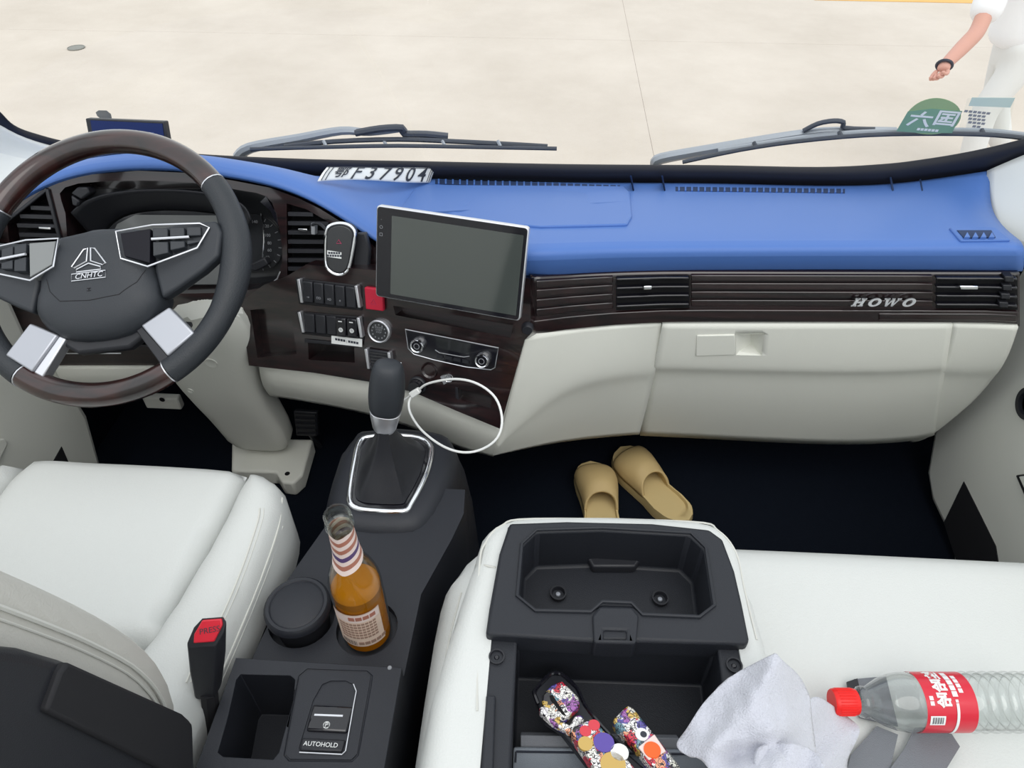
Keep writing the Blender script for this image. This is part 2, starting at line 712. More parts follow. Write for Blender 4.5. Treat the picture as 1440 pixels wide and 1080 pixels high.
rows = []
for i in range(9):
    z = .60 + i * .1
    rows.append([V((x, glass_y(x, z), z)) for x in [-1.16 + 2.2 * j / 40 for j in range(41)]])
win = loft('window_1', rows, 'windscreen', caps=False, closed=False)
set_tags(win, 'clear curved windscreen glass above the dashboard', None, None, 'structure')
up = [(-90, 60), (-60, 100), (-25, 135), (0, 158), (20, 177), (50, 189), (105, 202), (200, 211), (300, 219), (440, 225), (600, 228), (800, 232), (1000, 233.5), (1150, 236), (1240, 232), (1300, 225), (1370, 213), (1440, 196), (1490, 178), (1540, 150)]
lo = [(-90, 100), (-60, 130), (-25, 158), (0, 178), (20, 192), (50, 202), (105, 212), (200, 224), (300, 233), (440, 242), (600, 246), (800, 251), (1000, 252), (1150, 256), (1240, 256), (1300, 247), (1370, 234), (1440, 215), (1490, 200), (1540, 172)]
upw = smooth_poly([on_glass(u, v, .004) for u, v in up], 5, False)
low = smooth_poly([on_glass(u, v, .004) for u, v in lo], 5, False)
low2 = smooth_poly([on_glass(u, v + 26, .004) for u, v in lo], 5, False)
tr = loft('trim_1', [upw, low, low2], 'frit', caps=False, closed=False, solid=.003)
set_tags(tr, 'black edge band along the bottom of the windscreen', None, None, 'structure')

# side walls of the cab: trim panels with doors above
XL, XR = -1.0, .885


def side_wall(name, X, sgn, pix, label):
    pts = [at(u, v, x=X) for u, v in pix]
    prof = [(p.y, max(p.z, 0)) for p in pts]
    o = prism(name, [V((X, y, z)) for y, z in prof], V((sgn, 0, 0)), 0, .06, 'cream', bevel=.018, seg=3)
    set_tags(o, label, None, None, 'structure')
    return o


wl = prism('wall_left', [V((XL, y, z)) for y, z in ((-.5, 0), (.98, 0), (1.03, .08), (1.065, .2), (1.06, .32), (1.03, .44), (1.05, .6), (1.2, .68), (-.5, .72))], V((-1, 0, 0)), 0, .07, 'cream', bevel=.02, seg=3)
set_tags(wl, 'grey beige kick panel and door trim beside the driver', None, None, 'structure')
plate('kick_opening', Plane((XL, 0, 0), (0, 1, 0), (0, 0, 1)), [(87, 628), (52, 690), (40, 720), (140, 720), (114, 690)], 0, .0015, 'black_matte', wl)
plate('door_recess', Plane((XL, 0, 0), (0, 1, 0), (0, 0, 1)), [(-20, 618), (8, 617), (12, 624), (-2, 652), (-20, 670)], 0, .006, 'cream', wl, bevel=.003)
PXR = Plane((XR, 0, 0), (0, -1, 0), (0, 0, 1))
wr = prism('wall_right', [V((XR, y, z)) for y, z in ((-.5, 0), (.93, 0), (.98, .02), (1.08, .02), (1.14, .05), (1.19, .14), (1.20, .3), (1.2, .66), (1.0, .70), (-.5, .74))], V((1, 0, 0)), 0, .07, 'cream', bevel=.02, seg=3)
set_tags(wr, 'grey beige kick panel and door trim beside the passenger bench', None, None, 'structure')
plate('kick_opening', PXR, [(1355, 677), (1327, 735), (1345, 790), (1405, 800), (1400, 768)], 0, .0015, 'black_matte', wr)
plate('door_pocket', PXR, [(1427, 668), (1460, 664), (1475, 720), (1446, 712)], 0, .006, 'black_matte', wr, bevel=.003)
plate('door_pocket_lip', PXR, [(1432, 670), (1460, 667), (1475, 716), (1448, 706)], .004, .008, 'cream', wr, bevel=.003)
lathe('door_speaker_ring', [(.03, 0), (.03, .008), (.022, .008), (.022, 0)], PXR.mat(*PXR.uv(1449, 568)), 'black', wr)

wb_ = box('wall_back', (-.06, -.62, .50), (2.1, .05, 1.0), 'cream', smooth=False)
set_tags(wb_, 'beige rear wall of the cab behind the seats', None, None, 'structure')
# windscreen pillars
pr = sheet('trim_2', [
    [on_glass(1388, 240, .012), on_glass(1440, 217, .012), on_glass(1500, 195, .012), on_glass(1560, 165, .012)],
    [at(1386, 272, y=1.29), at(1440, 255, y=1.25), at(1500, 240, y=1.20), at(1570, 225, y=1.15)],
    [at(1388, 297, y=1.25), at(1440, 297, y=1.20), at(1500, 295, y=1.15), at(1570, 290, y=1.10)],
    [at(1405, 322, y=1.20), at(1445, 348, y=1.14), at(1500, 370, y=1.09), at(1570, 390, y=1.04)],
    [at(1412, 340, y=1.19), at(1460, 380, y=1.12), at(1510, 410, y=1.07), at(1580, 440, y=1.02)]], 'pillar')
set_tags(pr, 'pale windscreen pillar trim at the passenger end of the dashboard', None, None, 'structure')
pl_ = sheet('trim_3', [
    [on_glass(-110, 115, .012), on_glass(-50, 142, .012), on_glass(0, 182, .012), on_glass(45, 204, .012), on_glass(120, 218, .012)],
    [at(-110, 190, y=1.16), at(-50, 200, y=1.22), at(0, 215, y=1.28), at(45, 226, y=1.30), at(120, 234, y=1.32)],
    [at(-110, 270, y=1.10), at(-50, 260, y=1.16), at(0, 250, y=1.22), at(45, 250, y=1.24), at(120, 250, y=1.26)],
    [at(-110, 360, y=1.04), at(-50, 330, y=1.10), at(0, 300, y=1.15), at(45, 280, y=1.19), at(120, 270, y=1.22)]], 'pillar')
set_tags(pl_, 'pale windscreen pillar trim beside the driver', None, None, 'structure')

for nm, x0, sg, lab in (('trim_4', -1.125, 1, 'pale windscreen post rising beside the driver'), ('trim_5', 1.03, -1, 'pale windscreen post rising beside the passenger')):
    rg_ = []
    for k in range(9):
        z = .60 + k * .11
        yy = glass_y(x0, z)
        rg_.append([V((x0 + sg * a, yy + b, z)) for a, b in ((-.05, -.16), (.0, -.15), (.035, -.05), (.045, -.012), (-.05, -.012))])
    o = loft(nm, rg_, 'pillar', bevel=.012, seg=3)
    set_tags(o, lab, None, None, 'structure')

# ================================================================== DASHBOARD
PD = tilted(at(200, 330, y=1.10), 0, 22)
PF = tilted(at(560, 470, y=.985), 12, 18)
dash = thing('dashboard', (-.06, 1.2, .0), 'full width truck dashboard with blue top, dark wood trim and cream lower panels', 'dashboard')

# ---- blue top pad: stations along the width (front lip bottom, lip top), then back to the glass
st = [(-110, 410, None), (-50, 335, None), (0, 297, None), (60, 260, None), (120, 243, None), (194, 237, None), (260, 240, None), (328, 251, None), (380, 261, None), (420, 276, None), (449, 290, None), (502, 323, None), (535, 347, None), (580, 368, 1.075)]
cols_ = []
for u, v, y in st:
    f = PD.px(u, v, .012) if y is None else at(u, v, y=y)
    cols_.append((f, None))
ys = table([650, 745, 800, 860, 930, 1435], [1.02, .965, .99, 1.008, 1.018, 1.015])
vt = table([650, 745, 860, 1000, 1200, 1440], [392, 394, 388, 385, 384, 386])


def back(x):
    for a, b in zip(low, low[1:]):
        if a.x <= x <= b.x:
            p = lerp(a, b, (x - a.x) / (b.x - a.x))
            return p + V((0, -.006, -.006))
    return (low[0] if x < low[0].x else low[-1]) + V((0, -.006, -.006))


rows = [[] for _ in range(8)]
for f, _ in cols_:
    b = back(f.x) if f.x > -.95 else V((f.x, 1.30, back(-.95).z - .01))
    lip = f + V((0, .012, .012))
    crest = f + V((0, .05, .015))
    rows[0].append(f + V((0, .02, -.012)))
    rows[1].append(f)
    rows[2].append(lip)
    rows[3].append(crest)
    rows[4].append(lerp(crest, b, .3) + V((0, 0, -.004)))
    rows[5].append(lerp(crest, b, .6) + V((0, 0, -.008)))
    rows[6].append(lerp(crest, b, .85) + V((0, 0, -.004)))
    rows[7].append(b)
for u in (660, 745, 800, 860, 930, 1000, 1100, 1200, 1300, 1390, 1440):
    y0 = ys(u)
    f = at(u, vt(u), y=y0 + .016)
    vl = table([660, 745, 860, 1440], [352, 350, 346, 343])(u)
    lip = at(u, vl - 3, y=y0 + .004)
    b = back(lip.x * 1.05 if u > 900 else lip.x)
    mid = at(u, lerp(vl, vt(u), .35), y=y0 - .004)
    if u >= 1300:
        b = on_glass({1300: 1235, 1390: 1325, 1440: 1392}[u], {1300: 262, 1390: 250, 1440: 240}[u], .010)
    rows[0].append(f + V((0, .02, -.002)))
    rows[1].append(f)
    rows[2].append(mid)
    rows[3].append(lip)
    rows[4].append(lerp(lip, b, .3) + V((0, 0, .006)))
    rows[5].append(lerp(lip, b, .6) + V((0, 0, .006)))
    rows[6].append(lerp(lip, b, .85) + V((0, 0, .002)))
    rows[7].append(b)
rows[4][-1], rows[5][-1], rows[6][-1] = at(1422, 330, y=1.13), at(1396, 303, y=1.22), at(1391, 272, y=1.28)
pad = sheet('top_pad', rows, 'blue', dash, solid=.01, sub=2)
pad['label'] = 'smooth blue padded dashboard top'
PT = bvh(pad)


def on_pad(u, v, off=0):
    p, n = hit(PT, u, v)
    if p is None: return at(u, v, z=.65)
    if n.z < 0: n = -n
    return p + n * off


def pad_strip(name, pix_a, pix_b, o0, o1, m, parent, n=10, **k):
    A = [on_pad(lerp(pix_a[0], pix_b[0], i / n), lerp(pix_a[1], pix_b[1], i / n)) for i in range(n + 1)]
    return A


def pad_plate(name, pix, o0, o1, m, parent, dens=5, **k):
    pts = []
    for i in range(len(pix)):
        a, b = pix[i], pix[(i + 1) % len(pix)]
        for j in range(dens): pts.append((lerp(a[0], b[0], j / dens), lerp(a[1], b[1], j / dens)))
    P = [on_pad(u, v) for u, v in pts]
    return prism(name, P, V((0, -.12, .99)), o0, o1, m, parent, **k)


# raised storage lid, defroster slots, side demister
pad_plate('storage_lid', [(560, 300), (582, 268), (600, 262), (878, 264), (886, 272), (889, 306), (882, 318), (760, 321), (640, 312)], -.004, .0045, 'blue', pad, bevel=.004, seg=3)
for a, b in (((612, 256), (872, 264)), ((950, 266), (1188, 269))):
    n = 26
    pad_plate('defrost_slot', [(a[0], a[1] - 3), (b[0], b[1] - 3), (b[0], b[1] + 3), (a[0], a[1] + 3)], -.002, .0008, 'blue_dark', pad)
    for i in range(n):
        t = (i + .5) / n
        u, v = lerp(a[0], b[0], t), lerp(a[1], b[1], t)
        pad_plate('slot_rib', [(u - 1.2, v - 3.2), (u + 1.2, v - 3.2), (u + 1.2, v + 3.2), (u - 1.2, v + 3.2)], -.002, .0028, 'blue', pad, dens=1, smooth=False)
for u in (887, 931, 1252, 1293):
    pad_plate('seam_groove', [(u - 1, 247), (u + 1, 247), (u + 5, 268), (u + 3, 269)], -.002, .0006, 'blue_dark', pad, dens=2)
sv = pad_plate('side_vent', [(1334, 322), (1398, 322), (1420, 340), (1350, 341)], -.002, .004, 'blue', dash, bevel=.002)
pad_plate('vent_opening', [(1344, 327), (1392, 327), (1398, 337), (1354, 338)], .002, .0048, 'blue_dark', sv, dens=2)
for i in range(4):
    u = 1357 + i * 11.5
    pad_plate('vent_tooth', [(u - 4, 339), (u, 332), (u + 4, 339)], .003, .008, 'blue', sv, dens=1)

# ---- passenger wood band with grooves, vents and badge
us = [748, 775, 800, 830, 860, 895, 930, 965, 1000, 1050, 1100, 1150, 1200, 1250, 1300, 1350, 1390, 1434]
vb = table([748, 800, 860, 930, 1000, 1390, 1434], [474, 466, 460, 456, 455, 456, 459])
band_top = table([748, 860, 930, 1434], [391, 385, 383, 384])


def band(u, t, off=0):
    return at(u, lerp(band_top(u), vb(u), t), y=ys(u) + .008 - off)


wb = sheet('wood_band', [[band(u, t) for u in us] for t in (0, .2, .4, .6, .8, 1)], 'wood', dash, solid=.012, sub=1)
wb['label'] = 'dark red-brown glossy wood band on the passenger side'
ribs = [(.06, .17), (.215, .335), (.38, .50), (.545, .665)]


def rib(u0, u1, t0, t1, off, m, name, parent, n=14):
    A = [band(lerp(u0, u1, i / n), t0, off) for i in range(n + 1)]
    B = [band(lerp(u0, u1, i / n), t1, off) for i in range(n + 1)]
    P = A + B[::-1]
    c = len(P)
    back_ = [p + V((0, off + .001, 0)) for p in P]
    fs = [[i, i + 1, c - 2 - i, c - 1 - i] for i in range(n)] + [[i, (i + 1) % c, c + (i + 1) % c, c + i] for i in range(c)]
    return raw(name, P + back_, fs, m, parent, bevel=.0015)


for t0, t1 in ribs:
    rib(754, 862, t0, t1, .006, 'wood', 'wood_rib', wb)
    rib(972, 1312, t0, t1, .006, 'wood', 'wood_rib', wb)
rib(750, 1432, .74, .97, .007, 'wood', 'wood_lower_rail', wb, 30)
for u0, u1, k0, k1 in ((866, 970, 905, 917), (1316, 1432, 1350, 1376)):
    o = rib(u0, u1, .05, .70, .001, 'void', 'air_vent', dash)
    for i in range(4):
        t = .10 + i * .17
        rib(u0 + 1, u1 - 1, t, t + .04, .010, 'black_gloss', 'slat', o)
    rib(k0, k1, .26, .33, .016, 'chrome', 'vent_tab', o, 3)
    if u0 > 1000:
        for i in range(4):
            t = .07 + i * .165
            rib(u1 - 19 - i * 2.6, u1 - 6 - i * 2.6, t, t + .10, .012, 'black', 'vent_link', o, 2)
rib(1236, 1430, .80, .93, .009, 'wood', 'gloss_strip', wb, 16)
p0, p1 = band(1200, .57, .0135), band(1290, .57, .0135)
exh = (p1 - p0).normalized()
PB = Plane((p0 + p1) / 2, exh, V((0, .12, 1)))
HB_, WB_ = .0150, .0185
slab = lambda x0, x1, y0, y1: [(x0, y0), (x1, y0), (x1, y1), (x0, y1)]
letters = {'H': [slab(.08, .34, 0, 1), slab(.66, .92, 0, 1), slab(.3, .7, .42, .60), slab(0, .44, 0, .14), slab(0, .44, .86, 1), slab(.56, 1, 0, .14), slab(.56, 1, .86, 1)],
           'W': [[(.02, 1), (.30, 1), (.50, 0), (.34, 0)], [(.34, 0), (.50, 0), (.74, 1), (.66, 1)], [(.56, 1), (.82, 1), (1.0, 0), (.86, 0)], [(.86, 0), (1.0, 0), (1.26, 1), (1.16, 1)], slab(-.08, .40, .86, 1), slab(1.04, 1.38, .86, 1)]}
bdg = bpy.data.objects.new('badge', None)
col.objects.link(bdg)
attach(bdg, dash)
bdg['label'] = 'silver italic lettering on the wood band'
for k, chn in enumerate('HOWO'):
    x0 = (-.052, -.0265, -.0035, .0285)[k]
    if chn == 'O':
        ring = lambda sx, sy: [(x0 + WB_ * .5 + sx * math.cos(a) + .28 * sy * math.sin(a), sy * math.sin(a)) for a in [2 * math.pi * i / 28 for i in range(28)]]
        A, B = ring(.0100, HB_ * .52), ring(.0046, HB_ * .34)
        L3 = [PB.pt(x, y, 0) for x, y in A], [PB.pt(x, y, .0022) for x, y in A], [PB.pt(x, y, .0022) for x, y in B], [PB.pt(x, y, 0) for x, y in B]
        loft('badge_letter', L3, 'satin', bdg, caps=False)
    else:
        bm = bmesh.new()
        for poly in letters[chn]:
            q = [(x0 + WB_ * x + .28 * HB_ * (y - .5), HB_ * (y - .5)) for x, y in poly]
            lo_ = [bm.verts.new(PB.pt(x, y, 0)) for x, y in q]
            hi_ = [bm.verts.new(PB.pt(x, y, .0022)) for x, y in q]
            bm.faces.new(hi_)
            for i in range(4): bm.faces.new((lo_[i], lo_[(i + 1) % 4], hi_[(i + 1) % 4], hi_[i]))
        link_bm('badge_letter', bm, 'satin', bdg, smooth=False)

# ---- cream passenger panels
lp = [
    [(737, 474, .952), (800, 465, .996), (860, 459, 1.01), (930, 455, 1.024)],
    [(724, 530, .937), (788, 505, .99), (852, 494, 1.006), (926, 489, 1.028)],
    [(702, 625, .918), (775, 556, .984), (840, 533, 1.004), (921, 526, 1.034)],
    [(701, 628, .920), (776, 561, .997), (840, 537, 1.018), (920, 530, 1.046)],
    [(698, 633, .922), (774, 592, 1.01), (838, 576, 1.04), (910, 570, 1.058)],
    [(694, 641, .93), (770, 624, 1.03), (834, 616, 1.065), (899, 611, 1.08)]]
lpan = sheet('knee_panel', [[at(u, v, y=y) for u, v, y in r] for r in lp], 'cream', dash, solid=.014, sub=3)
gu = [932, 970, 1010, 1060, 1110, 1160, 1210, 1260, 1300, 1340]
gvb = table([899, 1000, 1100, 1200, 1290, 1320], [611, 616, 622, 626, 622, 612])
rows = []
for t, dy, sh in ((0, .0, 0), (.18, .004, .1), (.36, .010, .3), (.405, .014, .36), (.43, .026, .4), (.6, .036, .6), (.8, .056, .8), (1, .082, 1)):
    r = []
    for i, u in enumerate(gu):
        uu = u - (32 * t if i == 0 else 32 * t * (1 - i / 9)) - (26 * t if i == 9 else 0)
        v = lerp(456, gvb(u), t)
        r.append(at(uu, v, y=ys(u) + .002 + dy))
    rows.append(r)
gb = sheet('glovebox_door', rows, 'cream', dash, solid=.014, sub=2)
gb['label'] = 'cream glovebox lid'
GB = bvh(gb)


def on_gb(u, v, off=0):
    p, n = hit(GB, u, v)
    return (p or at(u, v, y=1.03)) + V((0, -1, .1)) * off


prism('handle_plate', [on_gb(u, v) for u, v in ((980, 471), (1033, 470), (1035, 498), (978, 500))], V((0, -1, 0)), -.004, .0025, 'cream', gb, bevel=.0015)
hp = [on_gb(u, v) for u, v in ((1034, 470), (1074, 469), (1071, 500), (1035, 499))]
hc = sum(hp, V()) / 4
cut(gb, hp, V((0, -1, 0)), -.04, .02)
inner = [hp[0] + V((.006, .006, -.004)), hp[1] + V((-.016, .026, -.006)), hp[2] + V((-.016, .026, .006)), hp[3] + V((.006, .006, .004))]
raw('handle_recess', [p + V((0, -.0005, 0)) for p in hp] + inner, [(0, 1, 5, 4), (1, 2, 6, 5), (2, 3, 7, 6), (3, 0, 4, 7), (4, 5, 6, 7)], 'cream', gb, smooth=False)
# end panel by the door, rounded under
ep = [
    [(1341, 456, 1.018), (1370, 457, 1.018), (1400, 458, 1.016), (1432, 460, 1.012)],
    [(1337, 478, 1.022), (1366, 479, 1.022), (1395, 480, 1.020), (1425, 482, 1.016)],
    [(1331, 500, 1.028), (1360, 502, 1.028), (1388, 503, 1.026), (1416, 505, 1.022)],
    [(1322, 524, 1.036), (1352, 525, 1.036), (1380, 525, 1.034), (1404, 524, 1.030)],
    [(1313, 527, 1.05), (1345, 528, 1.05), (1372, 528, 1.048), (1400, 527, 1.044)],
    [(1300, 560, 1.065), (1330, 560, 1.065), (1356, 558, 1.063), (1380, 554, 1.06)],
    [(1290, 592, 1.085), (1312, 592, 1.085), (1332, 588, 1.083), (1352, 580, 1.08)],
    [(1280, 622, 1.115), (1292, 621, 1.115), (1304, 616, 1.113), (1316, 608, 1.11)]]
sheet('end_panel', [[at(u, v, y=y) for u, v, y in r] for r in ep], 'cream', dash, solid=.014, sub=2)

# ---- centre fascia
fo = [(338, 424), (372, 400), (402, 389), (430, 372), (527, 380), (640, 375), (746, 392), (746, 470), (738, 478), (703, 603), (640, 577), (580, 551), (520, 537), (440, 524), (366, 516), (350, 514)]
L = lambda pix: [PF.uv(u, v) for u, v in pix]
hole_slot = L([(433, 482), (498, 487), (499, 510), (434, 506)])
hole_gap = L([(553, 430), (722, 455), (718, 475), (556, 443)])
hole_pocket = L([(352, 436), (408, 430), (417, 498), (362, 503)])
hole_usb = L([(643, 546), (692, 556), (690, 574), (645, 562)])
fas = holed('fascia', PF, L(fo), [(hole_slot, .05), (hole_gap, .03), (hole_pocket, .022), (hole_usb, .02)], .04, 'wood', dash, angle=30)
fas['label'] = 'dark glossy wood centre fascia angled to the driver'


def bar(name, pl, a, b, w, h0, h1, m, parent, **k):
    A, B = V(pl.uv(*a, h1)), V(pl.uv(*b, h1))
    d = (B - A).normalized()
    q = V((-d.y, d.x)) * w / 2
    return lplate(name, pl, [A + q, B + q, B - q, A - q], h0, h1, m, parent, **k)


# switch bank rows
for a0, a1, b0, b1 in (((414, 391), (508, 402), (420, 428), (509, 437)), ((416, 438), (510, 446), (424, 470), (512, 480))):
    plate('switch_frame', PF, [a0, a1, b1, b0], -.002, .003, 'black_matte', dash, bevel=.002)
sw1 = [((426 + i * 15.2, 396 + i * 1.9), 14) for i in range(5)]
for i in range(5):
    u, v = 425 + i * 15.0, 395.5 + i * 1.9
    s = plate('rocker_switch', PF, [(u, v), (u + 13.6, v + 1.7), (u + 15, v + 31), (u + 1.6, v + 29.5)], .001, .010, 'black', dash, bevel=.002)
    if i < 4:
        x, y = PF.uv(u + 8, v + 22, .0105)
        text('switch_symbol', ['-o', 'DD', '≡D', '※'][i], .006, PF.mat(x, y, .0105), 'print_grey', s)
for i in range(3):
    u, v = 427 + i * 15.5, 441 + i * 1.5
    plate('blank_cover', PF, [(u, v), (u + 14, v + 1.4), (u + 15.6, v + 28), (u + 1.6, v + 26.8)], .001, .008, 'black', dash, bevel=.002)
for i in range(2):
    u, v = 471.5 + i * 15.5, 447 + i * 1.3
    s = plate('toggle_switch', PF, [(u, v), (u + 14, v + 1.2), (u + 15.2, v + 27), (u + 1, v + 26)], .001, .012, 'black_gloss', dash, bevel=.002)
    x, y = PF.uv(u + 7.5, v + 17, .0125)
    lathe('ring_mark', [(.0042, 0), (.0042, .0006), (.003, .0006), (.003, 0)], PF.mat(x, y, .012), 'print_white', s, seg=16)
    bar('tick', PF, (u + 4, v + 5), (u + 9, v + 5.5), .0016, .012, .0126, 'print_white', s)
for a, b in (((419, 393), (424, 426)), ((500, 402), (505, 433)), ((420, 439), (426, 468)), ((503, 447), (508, 475)), ((514, 491), (518, 519)), ((546, 496), (548, 509))):
    bar('silver_rail', PF, a, b, .0055, 0, .012, 'satin', dash, bevel=.001)
lb = plate('label_strip', PF, [(466, 472), (509, 477), (509, 488), (466, 483)], .004, .0055, 'print_white', dash)
text('strip_text', '■■■■ | ■■■■', .0058, PF.mat(*PF.uv(487.5, 480, .006), .006), 'print_dark', lb, ext=.0001)
# hazard switch
hz = plate('hazard_switch', PF, [(512, 404), (537, 407), (539, 438), (514, 435)], .0, .010, 'red_button', dash, bevel=.002)
cx, cy = PF.uv(525, 425, .0105)
tri = [(0, .0052), (-.005, -.0035), (.005, -.0035)]
tube('triangle_mark', [PF.pt(cx + a, cy + b, .0105) for a, b in tri], .0006, 'pink_glow', hz, closed=True, seg=4)
# engine start button
cx, cy = PF.uv(533, 466, .006)
sb = lathe('start_button', [(.0, .007), (.0165, .007), (.018, .004), (.018, -.002)], PF.mat(cx, cy), 'gauge', dash, caps=False)
lathe('button_ring', [(.0178, 0), (.0178, .009), (.0198, .010), (.0215, .008), (.0215, 0)], PF.mat(cx, cy), 'satin', sb, caps=False)
for j in range(12):
    a = j * math.pi / 6
    q = [(cx + .0128 * math.cos(a) + dx, cy + .0128 * math.sin(a) + dy) for dx, dy in ((-.001, -.0012), (.001, -.0012), (.001, .0012), (-.001, .0012))]
    lplate('ring_letter', PF, q, .007, .0076, 'print_grey', sb, smooth=False)
text('button_text', 'ENGINE\nSTART\nSTOP', .0044, PF.mat(cx, cy + .003, .0072), 'print_grey', sb, ext=.0001)
# outlet mesh right of start button
ms = plate('mesh_cover', PF, [(518, 491), (546, 495), (545, 524), (518, 521)], 0, .006, 'black', dash, bevel=.002)
for j in range(6):
    v = 495 + j * 4.3
    plate('mesh_bar', PF, [(520, v), (544, v + 3), (544, v + 4.6), (520, v + 1.6)], .006, .0075, 'black_gloss', ms, smooth=False)
plate('slot_lip', PF, [(428, 477), (503, 484), (504, 489), (428, 482)], 0, .003, 'black', dash, bevel=.001)
# climate panel
hv = plate('climate_panel', PF, [(570, 463), (701, 489), (696, 519), (660, 517), (610, 507), (580, 499), (573, 490)], -.001, .004, 'black_gloss', dash, bevel=.002)
edge = [(570, 463), (701, 489), (696, 517), (690, 520), (655, 516), (610, 506), (582, 498), (574, 490)]
tube('silver_edge', [PF.px(u, v, .0045) for u, v in edge], .0009, 'satin', hv, closed=True, seg=6)
for u, v in ((587, 486), (678, 507)):
    x, y = PF.uv(u, v, .012)
    k_ = lathe('climate_knob', [(0, .016), (.0085, .016), (.0095, .015), (.0095, .004)], PF.mat(x, y), 'black_gloss', hv, caps=False)
    lathe('knob_ring', [(.0094, .004), (.0094, .0165), (.0112, .0175), (.0128, .015), (.0132, .004)], PF.mat(x, y), 'chrome', hv, caps=False)
    lathe('knob_mark', [(.0045, .0162), (.0045, .0168), (.0055, .0168), (.0055, .0162)], PF.mat(x, y), 'print_grey', hv, caps=False, seg=16)
plate('climate_display', PF, [(612, 474), (662, 484), (660, 499), (614, 489)], .004, .0046, 'lens', hv)
tube('silver_line', [PF.px(u, v, .005) for u, v in ((612, 492), (618, 496), (640, 500), (652, 502), (660, 501))], .0008, 'satin', hv, seg=6)
for j in range(4):
    u, v = 614 + j * 12, 498.5 + j * 2.4
    plate('climate_button', PF, [(u, v), (u + 9, v + 1.8), (u + 9, v + 6), (u, v + 4.2)], .004, .006, 'black', hv)
# sockets, key
lathe('socket_ring', [(.011, 0), (.014, .003), (.016, 0)], PF.mat(*PF.uv(604, 521)), 'wood', dash, caps=False)
kyt = thing('ignition_key', tuple(PF.px(628, 534, .004)), 'small silver key hanging under the climate panel', 'key')
ky = plate('key_tag', PF, [(619, 530), (630, 527), (634, 535), (624, 541)], .001, .007, 'print_grey', kyt)
tube('key_ring', [PF.px(u, v, .012) for u, v in ((628, 527), (636, 529), (635, 536), (627, 536))], .001, 'chrome', kyt, closed=True, sm=4, seg=6)
plate('coin_tray_divider', PF, [(640, 545), (643, 546), (645, 562), (641, 560)], 0, .003, 'black', dash)
# cream trim under the fascia
lt_ = [
    [(364, 515, 1.03), (440, 523, 1.01), (520, 536, .985), (580, 549, .968), (640, 575, .942), (702, 602, .92)],
    [(366, 530, 1.025), (440, 540, 1.003), (520, 552, .975), (582, 566, .955), (640, 592, .935), (699, 616, .915)],
    [(370, 545, 1.035), (440, 556, 1.01), (520, 570, .985), (588, 586, .965), (642, 612, .945), (696, 630, .922)],
    [(380, 557, 1.06), (440, 566, 1.035), (520, 582, 1.01), (595, 606, .99), (645, 632, .965), (694, 642, .935)]]
sheet('lower_trim', [[at(u, v, y=y) for u, v, y in r] for r in lt_], 'cream', dash, solid=.012, sub=2)
# dark filler under it and the wedge beside the screen
raw('side_cheek', [PF.px(746, 386, .002), PF.px(746, 470, .002), PF.px(738, 478, .002), band(757, .02, .0), band(757, .97, .0)], [(0, 1, 4, 3), (1, 2, 4)], 'wood', dash, smooth=False)
lathe('cheek_knob', [(0, .012), (.008, .012), (.01, .009), (.01, 0)], Matrix.Translation(at(742, 459, y=.955)) @ Matrix.Rotation(math.pi / 2, 4, 'X'), 'black', dash, caps=False)

# ---- driver panel: gauge binnacle and vents
LD = lambda pix: [PD.uv(u, v) for u, v in pix]
do = [(-110, 420), (-50, 342), (0, 300), (60, 263), (120, 246), (194, 240), (260, 243), (328, 254), (380, 264), (420, 279), (449, 293), (502, 326), (532, 352), (532, 402), (402, 396), (372, 404), (340, 428), (330, 470), (0, 470), (-110, 480)]
h_l = LD([(10, 315), (40, 288), (64, 270), (72, 300), (94, 385), (60, 394), (34, 398), (14, 345)])
h_c = LD(smooth_poly([V((u, v, 0)) for u, v in [(92, 300), (84, 272), (110, 258), (190, 254), (270, 257), (340, 268), (374, 276), (388, 300), (397, 350), (392, 385), (370, 404), (300, 412), (120, 412), (100, 390)]], 2) and [(p.x, p.y) for p in smooth_poly([V((u, v, 0)) for u, v in [(92, 300), (84, 272), (110, 258), (190, 254), (270, 257), (340, 268), (374, 276), (388, 300), (397, 350), (392, 385), (370, 404), (300, 412), (120, 412), (100, 390)]], 2)])
h_r = LD([(403, 286), (430, 294), (462, 312), (500, 338), (522, 356), (520, 384), (404, 388)])
dp = holed('instrument_panel', PD, LD(do), [(h_l, .03), (h_c, .075), (h_r, .03)], .04, 'wood', dash, angle=30)
dp['label'] = 'dark wood instrument surround behind the steering wheel'
# vents: slats clipped to the traced opening
vl_o = plate('air_vent', PD, [(10, 315), (40, 288), (64, 270), (72, 300), (94, 385), (60, 394), (34, 398), (14, 345)], -.029, -.027, 'void', dash, h=0)
for j, (ua, ub, v) in enumerate([(43, 73, 292), (28, 76, 304), (24, 79, 317), (27, 84, 330), (30, 88, 343), (33, 90, 356), (36, 93, 369)]):
    bar('slat', PD, (ua, v), (ub, v + 1.5), .007, -.026, -.002, 'black', vl_o)
bar('vent_tab', PD, (54, 320.5), (71, 321.5), .004, -.004, .006, 'chrome', vl_o, bevel=.001)
for a, b in (((6, 313), (65, 266)), ((65, 266), (96, 388))):
    bar('vent_frame', PD, a, b, .006, -.001, .005, 'black', vl_o, bevel=.0015)
vr_o = plate('air_vent', PD, [(403, 286), (430, 294), (462, 312), (500, 338), (522, 356), (520, 384), (404, 388)], -.029, -.027, 'void', dash, h=0)
for j, (ua, ub, v) in enumerate([(405, 440, 301), (405, 462, 314), (405, 482, 327), (405, 500, 340), (405, 518, 353), (405, 520, 366), (405, 520, 378)]):
    bar('slat', PD, (ua, v), (ub, v + .5), .007, -.026, -.002, 'black', vr_o)
bar('vent_tab', PD, (419, 323), (432, 323.5), .004, -.004, .006, 'chrome', vr_o, bevel=.001)
